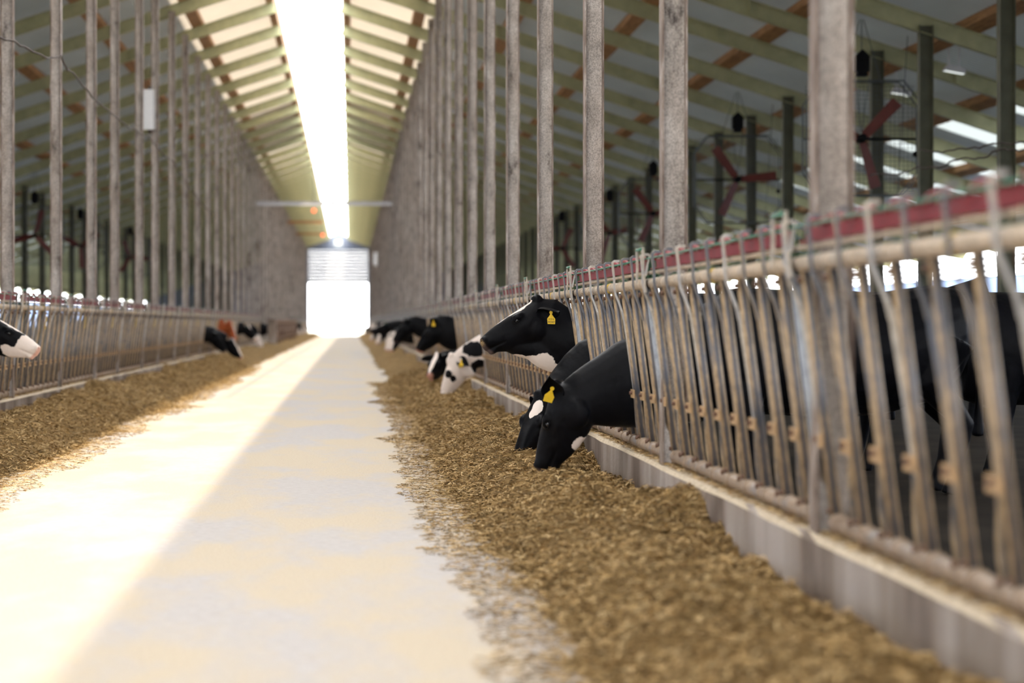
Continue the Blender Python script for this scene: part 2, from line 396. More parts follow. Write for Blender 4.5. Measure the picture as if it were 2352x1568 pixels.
for s, sd in ((1, 'right'), (-1, 'left')):
    a, b = LB[s]; q = 0
    for i in range(3, NB):
        y0 = Z0 + P * i
        m = MB(); za, zb = roofz(a) + 0.15, roofz(b) + 0.15
        m.add([(a, y0, za), (b, y0, zb), (b, y0 + 2.6, zb), (a, y0 + 2.6, za)], [(0, 3, 2, 1)])
        o = m.build('roof_light_panel', M['rooflight'])
        if q < 10: tag(o, '%s bright translucent roof panel from the camera over the %s stalls' % (ORD[q], sd), 'roof panel', 'translucent panels over the %s stalls' % sd)
        else: tag(o, 'small distant translucent panel in the far %s stall roof' % sd, 'roof panel', 'far translucent panels over the %s stalls' % sd)
        q += 1

# end wall with the roller door
ZD = YEND
m = MB()
dl, dr, dtop, dopen = -3.6, 1.6, 7.55, 4.6
for x0, x1 in ((XE_L, dl - 0.25), (dr + 0.25, XE_R)):
    n = 12
    for k in range(n):
        xa = x0 + (x1 - x0) * k / n; xb = x0 + (x1 - x0) * (k + 1) / n
        m.add([(xa, ZD, 0), (xb, ZD, 0), (xb, ZD, roofz(xb) + 0.14), (xa, ZD, roofz(xa) + 0.14)], [(0, 1, 2, 3)])
m.add([(dl - 0.25, ZD, dtop), (dr + 0.25, ZD, dtop), (dr + 0.25, ZD, roofz(dr + .25) + .14), (RX, ZD, RZ + .14), (dl - 0.25, ZD, roofz(dl - .25) + .14)], [(0, 1, 2, 3, 4)])
o = m.build('wall_end', M['gable']); tag(o, 'dark blue ribbed gable wall at the far end of the lane', 'wall', kind='structure')
sm = o.modifiers.new('thickness', 'SOLIDIFY'); sm.thickness = 0.08
m = MB(); m.box((dl - 0.3, ZD - 0.2, 0), (dl, ZD + 0.1, dtop)); m.box((dr, ZD - 0.2, 0), (dr + 0.3, ZD + 0.1, dtop)); m.box((dl - 0.3, ZD - 0.2, dtop - 0.1), (dr + 0.3, ZD + 0.1, dtop + 0.25))
for z in (1.4, 3.4, 5.4):
    m.box((dl - 0.42, ZD - 0.32, z), (dl - 0.1, ZD - 0.2, z + 0.25)); m.box((dr + 0.1, ZD - 0.32, z), (dr + 0.42, ZD - 0.2, z + 0.25))
fr = tag(m.build('door_1', M['darkblue']), 'tall roller door half open onto bright daylight at the lane end', 'door', kind='structure')
m = MB()
for k in range(10):
    z0 = dopen + (dtop - 0.1 - dopen) * k / 10; z1 = dopen + (dtop - 0.1 - dopen) * (k + 1) / 10 - 0.02
    m.box((dl, ZD - 0.06, z0), (dr, ZD, z1))
m.build('door_curtain', M['doorpanel'], fr)
m = MB(); m.box((-1.35, ZD - 0.05, 7.75), (-0.65, ZD - 0.02, 8.4)); m2 = lampmat('lit_pane', (1, 1, 1), 0.0)
o = m.build('window_1', M['rooflight']); tag(o, 'small bright gable window over the roller door', 'window', kind='structure')

m = MB(); yb_ = YBACK  # added out-of-view end wall that cuts the light coming from behind
for x0, x1 in ((XE_L, dl - 0.25), (dr + 0.25, XE_R)):
    m.add([(x0, yb_, 0), (x1, yb_, 0), (x1, yb_, roofz(x1) + 0.14), (x0, yb_, roofz(x0) + 0.14)], [(3, 2, 1, 0)])
m.add([(dl - 0.25, yb_, 6.2), (dr + 0.25, yb_, 6.2), (dr + 0.25, yb_, roofz(dr + .25) + .14), (RX, yb_, RZ + .14), (dl - 0.25, yb_, roofz(dl - .25) + .14)], [(4, 3, 2, 1, 0)])
o = m.build('wall_back', M['wallc']); tag(o, 'added unseen gable wall blocking light behind the camera, with a wide open doorway', 'wall', kind='structure')
sm = o.modifiers.new('thickness', 'SOLIDIFY'); sm.thickness = 0.08

# side walls: low wall, curtain, rails
for s, sd, xe in ((1, 'right', XE_R), (-1, 'left', XE_L)):
    m = MB(); m.box((xe - 0.08, YBACK, 0), (xe + 0.08, YEND, 0.95))
    tag(m.build('wall_' + sd, M['wallc']), 'low grey concrete wall along the open %s side' % sd, 'wall', kind='structure')
    m = MB(); m.box((xe - 0.12, YBACK, 3.0), (xe + 0.12, YEND, 3.3))
    tag(m.build('trim_eave_' + sd, M['gpost']), 'green eave beam above the open %s side' % sd, 'beam', kind='structure')
    r = thing('side_curtain', 'blue windbreak curtain half lowered along the open %s side' % sd, 'curtain', (xe, 0, 0.95))
    m = MB(); m.add([(0, YBACK, 0), (0, YEND, 0), (0, YEND, 1.32), (0, YBACK, 1.32)], [(0, 1, 2, 3)]); m.build('fabric', M['curtain'], r)
    for z in (0.4, 1.34, 1.48, 1.62, 1.80):
        m = MB(); m.tube([(-s * 0.03, YBACK, z), (-s * 0.03, YEND, z)], 0.022, 6); m.build('rail', M['greysteel'], r)

# ------------------------------------------------------------------ posts along the lane
def hprof(d, w, tf=0.010, tw=0.008):      # H section: flanges at +-d/2 in the first axis, width w in the second
    a, b = d / 2, w / 2
    return [(-a, -b), (-a + tf, -b), (-a + tf, -tw), (a - tf, -tw), (a - tf, -b), (a, -b), (a, b), (a - tf, b), (a - tf, tw), (-a + tf, tw), (-a + tf, b), (-a, b)]
def make_post(h):
    m = MB(); w = 0.07; d = 0.07; tf = 0.011; tw = 0.005
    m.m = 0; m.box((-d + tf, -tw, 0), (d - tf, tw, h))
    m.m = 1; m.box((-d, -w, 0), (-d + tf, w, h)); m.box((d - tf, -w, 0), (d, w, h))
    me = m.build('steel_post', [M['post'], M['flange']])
    return me
rows = {'right': [Z0 + P * i for i in range(NB)], 'left': [26.5, 30.9, 35.1, 38.6, 43.1, 46.6, 51.0, 55.2, 59.7]}
while rows['left'][-1] + P < YEND - 1: rows['left'].append(rows['left'][-1] + P)
for sd, x, kz in (('right', XR, KZR), ('left', XL, KZL)):
    first = None; ph = roofz(x) - kz - 0.15
    for i, y in enumerate(rows[sd]):
        if first is None: o = first = make_post(ph)
        else: o = first.copy(); C.objects.link(o)
        o.location = (x, y, kz)
        o.rotation_euler = (0, 0, random.uniform(-0.02, 0.02))
        # own texture offset comes from a mesh-independent object position
        if i < 20: tag(o, '%s weathered grey steel post from the camera along the %s feed fence' % (ORD[i], sd), 'post', 'steel posts along the %s fence' % sd)
        else: tag(o, 'distant thin grey post blurring into the far %s row towards the door' % sd, 'post', 'far steel posts on the %s' % sd)

for y in (26.5 - P, 26.5 - 2 * P, 26.5 - 3 * P):
    o = make_post(roofz(XL) - KZL - 0.15); o.location = (XL, y, KZL)
    tag(o, 'weathered steel post at the camera end of the left row, outside the picture', 'post', 'steel posts at the camera end on the left')

# second rows of posts, rafters, purlins
r2 = [31.3, 35.7, 39.0, 42.5, 46.9, 51.2, 55.7, 60.0]
while r2[-1] + P < YEND: r2.append(r2[-1] + P)
for sd, x in (('right', X2R), ('left', X2L)):
    first = None
    for i, y in enumerate(r2):
        if first is None:
            m = MB(); m.prism(hprof(0.2, 0.18), (0, 0, 0), (0, 0, roofz(x) - 0.10 - 0.14), (1, 0, 0), (0, 1, 0))
            m.box((-0.13, -0.11, 0), (0.13, 0.11, 0.02)); o = first = m.build('stall_post', M['gpost'])
        else: o = first.copy(); C.objects.link(o)
        o.location = (x, y, 0.10)
        if i < 14: tag(o, '%s dark green post from the camera in the row behind the %s fence' % (ORD[i], sd), 'post', 'green posts behind the %s fence' % sd)
        else: tag(o, 'distant dark green stall post far behind the %s fence' % sd, 'post', 'far green posts behind the %s fence' % sd)

def rafter(x0, x1, mat):
    m = MB(); a = Vector((x0, 0, roofz(x0) - 0.13)); b = Vector((x1, 0, roofz(x1) - 0.13))
    d = (b - a).normalized(); up = Vector((0, 1, 0)).cross(d); up = up if up.z > 0 else -up
    prof = [(p[1], p[0]) for p in hprof(0.26, 0.13, 0.014, 0.006)]
    m.prism(prof, a, b, (0, 1, 0), up)
    for k in range(1, 5):                  # stiffeners
        q = a.lerp(b, k / 5.0); m.box((q.x - 0.008, -0.06, q.z - 0.12), (q.x + 0.008, 0.06, q.z + 0.12))
    return m
for sd, xs in (('right', (SLOT[1], XE_R + 0.4)), ('left', (SLOT[0], XE_L - 0.4))):
    first = None; q = 0
    ylist = r2 if sd == 'right' else r2
    allr = [y for y in [r2[0] - P] + r2]
    for i, y in enumerate(allr):
        if first is None: o = first = rafter(xs[0], xs[1], None).build('roof_rafter', M['rafter'])
        else: o = first.copy(); C.objects.link(o)
        o.location = (0, y, 0)
        if i < 16: tag(o, '%s sloping green steel rafter from the camera under the %s roof' % (ORD[i], sd), 'rafter', 'rafters under the %s roof' % sd)
        else: tag(o, 'distant closely spaced steel rafter under the far %s roof' % sd, 'rafter', 'far rafters under the %s roof' % sd)
pn = {'right': [-0.06, 1.55, 3.4, 5.3, 7.25, 9.17, 10.9, 12.8, 14.7], 'left': [-1.84, -3.5, -5.3, -7.2, -9.17, -11.1, -12.8, -14.7, -16.6]}
where = ['at the edge of the open ridge', 'just above the heads of the lane posts', 'first beyond the lane posts', 'second beyond the lane posts', 'third beyond the lane posts',
         'just beyond the heads of the green stall posts', 'just above the translucent panels', 'crossing the translucent panels', 'just below the translucent panels']
for sd in pn:
    for k, x in enumerate(pn[sd]):
        m = MB(); z = roofz(x); w = 0.075 if k else 0.05
        sgn = 1 if sd == 'right' else -1
        m.prism([(-w * 1.6, -0.0), (w * 1.6, 0.0), (w * 1.6, 0.13), (-w * 1.6, 0.13)], (x, 24, z), (x, YEND - 0.1, z), (1, 0, -SL * sgn), (0, 0, 1))
        tag(m.build('roof_purlin', M['wood']), 'brown timber purlin under the %s roof, %s' % (sd, where[k]), 'purlin', 'timber purlins under the %s roof' % sd)

# ridge line: slim light beam with a bow at every rafter
r = thing('ridge_beam', 'pale slender ridge beam with plates running along the open roof slot', 'beam', (RX - 0.1, 0, RZ))
m = MB(); m.box((-0.025, 30, -0.03), (0.025, YEND - 0.1, 0.03)); m.build('bar', M['white'], r)
for i, y in enumerate([y for y in r2 if y > 45][:30]):
    m = MB(); m.prism([(-0.16, -0.14), (0.16, -0.14), (0.07, 0.12), (-0.07, 0.12)], (0, y - 0.02, 0), (0, y + 0.02, 0), (1, 0, 0), (0, 0, 1)); m.build('plate', M['white'], r)

# ------------------------------------------------------------------ headlock feed fence
PZ, PH, LEAN = None, 0.947, 0.12
NL = 9; LP = P / NL
LB0 = 0.377                                # first fixed bar
def fence_parts(side):
    """list of (name, builder, material, smooth, parent index) in local coords: origin = bottom rail at bay start; side=+1 right"""
    s = side
    def pt(u, v, off=0.0):                 # off: towards the lane
        return (-s * (LEAN * v / PH + off), u, v)
    out = []
    m = MB(); m.tube([pt(-0.02, PH), pt(P + 0.02, PH)], 0.029, 12)
    for k in range(NL):
        u = LB0 - LP + 0.484 * 0 + k * LP
        for du in (0.02, 0.13):
            if 0.05 < u + du + LP * 0 < P: m.tube([pt(u + du, PH), pt(u + du + 0.012, PH)], 0.033, 12)
    out.append(('top_rail', m, M['rail'], True))
    m = MB(); m.tube([pt(0.08, 0), pt(P - 0.08, 0)], 0.032, 10)
    for k in range(NL): m.tube([pt(LB0 - 0.05 + k * LP - 0.01, 0), pt(LB0 - 0.05 + k * LP + 0.025, 0)], 0.039, 10)
    for k in range(0, NL, 3): m.box((-0.012 * 1, 0.9 + k * LP - 0.02, -0.06), (0.012, 0.9 + k * LP + 0.02, 0))
    out.append(('bottom_rail', m, M['lowrail'], True))
    m = MB(); m.tube([pt(0.045, -0.02), pt(0.045, PH + 0.02)], 0.034, 10)
    out.append(('joint_post', m, M['zinc'], True))
    m = MB(); m.strip([pt(-0.01, PH - 0.05, 0.042), pt(-0.01, PH + 0.05, 0.042)], (0, 1, 0), 0.10, (1, 0, 0), 0.006)
    m.strip([pt(0.0, PH + 0.04, 0.03), pt(0.05, PH + 0.12, 0.0), pt(0.05, PH + 0.16, -0.02)], (0, 1, 0), 0.05, (1, 0, 0), 0.008)
    out.append(('joint_plate', m, M['arm'], False))
    # red release channel behind the arms, with gaps at the joints
    m = MB()
    x0 = -s * (LEAN + 0.0)
    a, b = sorted((x0 - s * 0.0, x0 + s * 0.006))
    m.box((a, 0.16, PH + 0.078), (b, P - 0.12, PH + 0.128))
    a2, b2 = sorted((x0, x0 - s * 0.022)); m.box((a2, 0.16, PH + 0.074), (b2, P - 0.12, PH + 0.080))
    for k in range(NL):
        u = LB0 - LP + k * LP + 0.17
        if u < 0.1 or u + 0.42 > P - 0.1: u = max(0.17, min(u, P - 0.55))
        m.tube([(x0 - s * 0.006, u + 0.42 * q, PH + 0.128 + 0.020 * math.sin(PI * q)) for q in np.linspace(0, 1, 8)], [0.006, 0.011, 0.013, 0.014, 0.014, 0.013, 0.011, 0.006], 8)
    out.append(('release_bar', m, M['red'], False))
    m = MB(); m.tube([(x0 - s * 0.028, 0.02, PH + 0.135), (x0 - s * 0.028, P * 0.55, PH + 0.132), (x0 - s * 0.028, P - 0.03, PH + 0.135)], 0.0055, 6)
    out.append(('guide_rod', m, M['greenrod'], True))
    m = MB(); m.tube([(x0 - s * 0.01, 0.02, PH + 0.058), (x0 - s * 0.01, P - 0.02, PH + 0.058)], 0.010, 6)
    out.append(('slide_tube', m, M['rail'], True))
    m = MB()
    pts = []
    for k in range(46): pts.append((x0 + s * (0.02 + 0.004 * math.sin(k * 1.7)), P * k / 45, PH + 0.030 + 0.010 * math.sin(k * 0.9)))
    m.tube(pts, 0.009, 5)
    for q in (0.10, P - 0.15):             # loops of rope at the joint
        m.tube([(x0, q + 0.06 * math.cos(a), PH + 0.07 + 0.05 * math.sin(a)) for a in np.linspace(0, 2 * PI, 12)], 0.006, 5, False)
    out.append(('trip_rope', m, M['greenrope'], True))
    for u in (0.03, 0.30):
        m = MB(); m.strip([pt(u + 0.02, PH + 0.0, 0.044), pt(u + 0.01, PH + 0.09, 0.03), pt(u, PH + 0.20, 0.02)], (0, 1, 0), 0.024, (1, 0, 0), 0.012)
        out.append(('handle_arm', m, M['arm'], False))
    m = MB(); m.tube([pt(0.02, PH + 0.19, 0.02), pt(0.31, PH + 0.19, 0.02)], 0.009, 6)
    out.append(('release_handle', m, M['greenrod'], True))
    m = MB(); m.tube([pt(2.02, PH), pt(2.06, PH)], 0.034, 12)
    out.append(('yellow_clip', m, M['yellow'], True))
    for k in range(NL):
        b = LB0 - LP + 0.484 + (k - 1) * LP + 0.0
        if b < 0.1: b += 0.0
        m = MB(); m.tube([pt(b, 0.0), pt(b, PH)], 0.021, 8)
        m.m = 1; m.tube([pt(b, PH - 0.06, 0.018), pt(b, PH - 0.06, 0.034)], 0.013, 6); m.tube([pt(b, 0.045, 0.018), pt(b, 0.045, 0.032)], 0.012, 6)
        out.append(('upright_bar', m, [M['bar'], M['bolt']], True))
        m = MB(); m.tube([pt(b + 0.045, 0.31), pt(b + 0.065, 0.24), pt(b + 0.115, 0.15), pt(b + 0.135, 0.10), pt(b + 0.135, 0.0)], [0.019, 0.02, 0.02, 0.019, 0.016], 8)
        m.m = 1; m.tube([pt(b + 0.135, 0.03, 0.012), pt(b + 0.135, 0.03, 0.03)], 0.012, 6)
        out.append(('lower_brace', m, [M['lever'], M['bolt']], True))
        m = MB(); m.tube([pt(b + 0.045, 0.27), pt(b + 0.06, 0.5), pt(b + 0.095, 0.70), pt(b + 0.10, 0.78)], 0.019, 8)
        m.strip([pt(b + 0.10, 0.74, 0.012), pt(b + 0.095, 0.80, 0.02), pt(b + 0.135, 0.855, 0.028), pt(b + 0.145, 0.90, 0.040), pt(b + 0.145, PH, 0.043), pt(b + 0.150, PH + 0.045, 0.036), pt(b + 0.152, PH + 0.155, 0.034)], (0, 1, 0.0), 0.028, (1, 0, 0), 0.0115)
        m.strip([pt(b + 0.152, PH + 0.15, 0.034), pt(b + 0.152, PH + 0.16, 0.02), pt(b + 0.152, PH + 0.16, -0.01)], (0, 1, 0), 0.028, (0, 0, 1), 0.014)
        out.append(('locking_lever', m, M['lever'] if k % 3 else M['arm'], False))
        m = MB(); m.strip([pt(b - 0.022, 0.30, 0.022), pt(b + 0.130, 0.30, 0.022)], (0, 0, 1), 0.05, (1, 0, 0), 0.008)
        m.m = 1; m.tube([pt(b + 0.05, 0.305, 0.022), pt(b + 0.05, 0.305, 0.042)], 0.011, 6)
        out.append(('pivot_bracket', m, [M['bracket'], M['bolt']], False))
    return out
def fence_proto(side, tagged):
    r = bpy.data.objects.new('headlock_panel', None); C.objects.link(r)
    for nm, m, mt, sm in fence_parts(side): m.build(nm, mt, r, sm)
    if tagged:
        b = LB0 + 4 * LP
        m = MB(); m.strip([(-side * (LEAN * 0.72 / PH + 0.028), b, 0.70), (-side * (LEAN * 0.86 / PH + 0.028), b, 0.86)], (0, 1, 0), 0.045, (1, 0, 0), 0.004)
        m.build('yellow_tag', M['yellow'], r)
    return r
def fence_far(side):
    m = MB(); mats = []
    for nm, q, mt, sm in fence_parts(side):
        if nm in ('handle_arm', 'release_handle', 'joint_plate', 'pivot_bracket', 'trip_rope', 'yellow_clip'): continue
        mt = mt[0] if isinstance(mt, list) else mt
        if mt not in mats: mats.append(mt)
        o = len(m.v); m.v.extend(q.v); m.f.extend([tuple(i + o for i in f) for f in q.f]); m.mi.extend([mats.index(mt)] * len(q.f))
    return m.build('headlock_panel', mats)
GATE = (98.9, 142.5)
for side, sd, xb, zb, y_first, ndet in ((1, 'right', 1.78, 0.417, Z0 - P, 13), (-1, 'left', -3.75, 0.368, 26.5 - P, 14)):
    ys = ([Z0 - P] + rows['right']) if side == 1 else ([26.5 - P] + rows['left'])
    pr = fence_proto(side, side == -1); far = None
    for i, y in enumerate(ys):
        nxt = ys[i + 1] if i + 1 < len(ys) else y + P
        if y + P > YEND - 0.5: break
        if side == -1 and GATE[0] - 1 < y < GATE[1] - 1: continue
        if i < ndet:
            o = pr if i == 0 else dup(pr, (0, 0, 0))
            o.location = (xb, y, zb)
            tag(o, '%s headlock feed fence panel from the camera on the %s of the lane' % (ORD[i], sd), 'feed fence', '%s headlock panels' % sd)
        else:
            if far is None: o = far = fence_far(side)
            else: o = far.copy(); C.objects.link(o)
            o.location = (xb, y, zb)
            tag(o, 'distant blurred headlock panel far down the %s fence towards the door' % sd, 'feed fence', 'far %s headlock panels' % sd)
        o.scale = (1, (nxt - y) / P if abs(nxt - y - P) < 1.2 else 1, 1)
for y in (26.5 - 2 * P, 26.5 - 3 * P):
    o = fence_far(-1); o.location = (-3.75, y, 0.368)
    tag(o, 'headlock panel at the camera end of the left fence, outside the picture', 'feed fence', 'left panels at the camera end')
# gate stretch in the left fence
r = thing('concrete_post', 'stout pale concrete post at the start of the gate in the left fence', 'post', (-3.16, 98.6, 0.0))
m = MB(); m.box((-0.17, -0.17, 0), (0.17, 0.17, 1.22)); m.box((-0.19, -0.19, 1.2), (0.19, 0.19, 1.28)); m.build('shaft', M['kerb'], r)
gi = 0; gy = GATE[0]
while gy < GATE[1] - 3:
    r = thing('pipe_gate', '%s brown pipe gate from the camera filling the gap in the left fence' % ORD[gi], 'gate', (-3.16, gy + 0.25, 0.10), 'pipe gates in the left fence')
    for z in (0.35, 0.72, 1.10):
        m = MB(); m.tube([(0, 0.1, z), (0, 8.1, z)], 0.026, 8); m.build('rail', M['pipe'], r, True)
    for y in (0.1, 3.8, 8.1):
        m = MB(); m.tube([(0, y, 0), (0, y, 1.18)], 0.05, 8); m.build('stile', M['pipe'], r, True)
    gy += 2 * P; gi += 1

# ------------------------------------------------------------------ feed
def feed_strip(name, xk, xt, ybeg, side, label, nstr, ystr):
    ys = [ybeg]
    while ys[-1] < YEND - 2: ys.append(ys[-1] + max(0.028, 0.0022 * ys[-1] if ys[-1] < 30 else 0.006 * ys[-1]))
    ys = np.array(ys); nx = 64
    tt = np.linspace(0, 1, nx)                     # 0 kerb .. 1 toe
    Y, T = np.meshgrid(ys, tt, indexing='ij')
    def shape(Y, T):
        toe = xt + side * (-0.20 * fbm(Y * 0.55, 2.0 + 7 * side) - 0.10 * vnoise(Y * 3.1, 8.0 + side) - 0.08 * np.maximum(0, vnoise(Y * 7.3, 1.0)))
        X = xk + (toe - xk) * T
        # eaten hollows in front of each lock, hump in the middle, thin toe
        kerbh = np.clip(0.185 + 0.20 * fbm(Y * 0.5, 31.0) + 0.12 * vnoise(Y * 2.05, 12.0), 0.08, 0.33)
        hump = 0.235 + 0.10 * fbm(Y * 0.45, 40.0 + side) + 0.03 * vnoise(Y * 1.7, T * 2)
        a = np.clip(T / 0.40, 0, 1); a = a * a * (3 - 2 * a)
        b = np.clip((1 - T) / 0.58, 0, 1); b = np.sin(b * PI / 2) ** 1.25
        Hh = (kerbh * (1 - a) + hump * a) * b
        Hh = Hh + b ** 0.6 * (0.06 * fbm(X * 4, Y * 4, 4) + 0.042 * fbm(X * 16, Y * 16, 3))
        return X, np.maximum(Hh, 0.0) + 0.004
    X, H = shape(Y, T)
    ny = len(ys)
    co = np.stack([X, Y, H], -1).reshape(-1, 3)
    idx = np.arange(ny * nx).reshape(ny, nx)
    q = np.stack([idx[:-1, :-1], idx[:-1, 1:], idx[1:, 1:], idx[1:, :-1]], -1).reshape(-1, 4)
    if side > 0: q = q[:, ::-1]
    me = bpy.data.meshes.new(name); me.vertices.add(len(co)); me.vertices.foreach_set('co', co.ravel())
    me.loops.add(q.size); me.loops.foreach_set('vertex_index', q.ravel().astype(np.int32))
    me.polygons.add(len(q)); me.polygons.foreach_set('loop_start', np.arange(0, q.size, 4, dtype=np.int32)); me.polygons.foreach_set('loop_total', np.full(len(q), 4, np.int32))
    me.update(calc_edges=True); me.materials.append(M['feed']); me.polygons.foreach_set('use_smooth', np.ones(len(q), bool))
    o = bpy.data.objects.new(name, me); C.objects.link(o); tag(o, label, 'feed', kind='stuff')
    # loose strands lying on the heap
    n = nstr
    yy = ystr[0] + (ystr[1] - ystr[0]) * rng.random(n) ** 1.5
    tq = rng.random(n) * 1.22; far = (tq > 1.0)
    tq2 = np.minimum(tq, 1.0)
    xx, hh = shape(yy, tq2); xx = xx + np.where(far, -side * (rng.random(n) ** 2.4) * 0.34, 0); hh = np.where(far, 0.004, hh)
    onk = rng.random(n) < 0.06                     # some on the kerb top
    kz = KZR if side > 0 else KZL
    xx = np.where(onk, xk + side * (0.01 + 0.17 * rng.random(n)), xx); hh = np.where(onk, kz + 0.006, hh)
    ang = rng.random(n) * 2 * PI; tilt = (rng.random(n) - 0.35) * 0.9; tilt = np.where(far | onk, tilt * 0.15, tilt)
    L = (0.007 + 0.026 * rng.random(n) ** 2.2) * (1 + yy / 70); Wd = (0.0011 + 0.0016 * rng.random(n)) * (1 + yy / 50)
    dx = np.cos(ang) * np.cos(tilt) * L; dy = np.sin(ang) * np.cos(tilt) * L; dz = np.sin(tilt) * L
    px = -np.sin(ang) * Wd; py = np.cos(ang) * Wd
    base = np.stack([xx, yy, hh + 0.003 + 0.010 * rng.random(n) * (~(far | onk))], -1)
    d = np.stack([dx, dy, dz], -1); p = np.stack([px, py, Wd * 0.4], -1)
    bend = np.stack([-dy * .18, dx * .18, 0.12 * L], -1)
    V = np.stack([base - d - p, base - d + p, base + bend - p, base + bend + p, base + d - p, base + d + p], 1).reshape(-1, 3)
    V[:, 2] = np.maximum(V[:, 2], 0.002)
    i0 = (np.arange(n) * 6)[:, None]
    q = np.concatenate([i0 + np.array([[0, 2, 3, 1]]), i0 + np.array([[2, 4, 5, 3]])], 1).reshape(-1, 4)
    me = bpy.data.meshes.new('feed_strands'); me.vertices.add(len(V)); me.vertices.foreach_set('co', V.ravel())
    me.loops.add(q.size); me.loops.foreach_set('vertex_index', q.ravel().astype(np.int32))
    me.polygons.add(len(q)); me.polygons.foreach_set('loop_start', np.arange(0, q.size, 4, dtype=np.int32)); me.polygons.foreach_set('loop_total', np.full(len(q), 4, np.int32))
    me.update(calc_edges=True); me.materials.append(M['strand'])
    at = me.attributes.new('shade', 'FLOAT', 'POINT'); at.data.foreach_set('value', np.repeat(rng.random(n) ** 1.2, 6).astype(np.float32))
    so = bpy.data.objects.new('feed_strands', me); C.objects.link(so); so.parent = o; so['kind'] = 'stuff'
    return o
feed_strip('feed_heap', 1.70, 0.77, 4.0, 1, 'brown chopped feed heaped along the foot of the right kerb', 190000, (5.0, 46))
feed_strip('feed_heap', -3.67, -2.50, 4.0, -1, 'brown chopped feed heaped along the foot of the left kerb', 120000, (9, 62))

# ------------------------------------------------------------------ cattle
HSEC = [  # x, top, bottom, half width
    (-0.035, -0.05, -0.13, 0.045), (-0.01, -0.005, -0.19, 0.070), (0.03, 0.012, -0.25, 0.086), (0.08, 0.014, -0.285, 0.096), (0.14, 0.015, -0.297, 0.102),
    (0.20, 0.018, -0.290, 0.103), (0.26, 0.019, -0.272, 0.092), (0.32, 0.019, -0.248, 0.078), (0.38, 0.017, -0.218, 0.068), (0.44, 0.012, -0.180, 0.063),
    (0.49, 0.004, -0.148, 0.063), (0.525, -0.010, -0.122, 0.056), (0.545, -0.030, -0.097, 0.036)]
def loft_ring(cx, top, bot, w, n=18, kind='head'):
    pts = []
    for k in range(n):
        a = 2 * PI * k / n; c, s_ = math.cos(a), math.sin(a)
        ex = 0.80
        y = math.copysign(abs(s_) ** ex, s_) * w; zc = math.copysign(abs(c) ** 0.9, c)
        t = (1 - zc) / 2
        wid = 1.0 if t < 0.45 else 1.0 - 0.42 * ((t - 0.45) / 0.55)
        pts.append((cx, y * wid, (top + bot) / 2 + (top - bot) / 2 * zc))
    return pts
def loft(bm, rings):
    vr = [[bm.verts.new(p) for p in r] for r in rings]; n = len(rings[0])
    for i in range(len(vr) - 1):
        for k in range(n): bm.faces.new((vr[i][k], vr[i][(k + 1) % n], vr[i + 1][(k + 1) % n], vr[i + 1][k]))
    bm.faces.new(vr[0][::-1]); bm.faces.new(vr[-1])
def ball(bm, c, r, sc, rot=None):
    mt = Matrix.Translation(c) @ (rot.to_4x4() if rot else Matrix.Identity(4)) @ Matrix.Diagonal((sc[0] * r, sc[1] * r, sc[2] * r, 1))
    bmesh.ops.create_icosphere(bm, subdivisions=3, radius=1.0, matrix=mt)
def bez(a, b, c, d, t):
    return a * (1 - t) ** 3 + b * 3 * t * (1 - t) ** 2 + c * 3 * t * t * (1 - t) + d * t ** 3

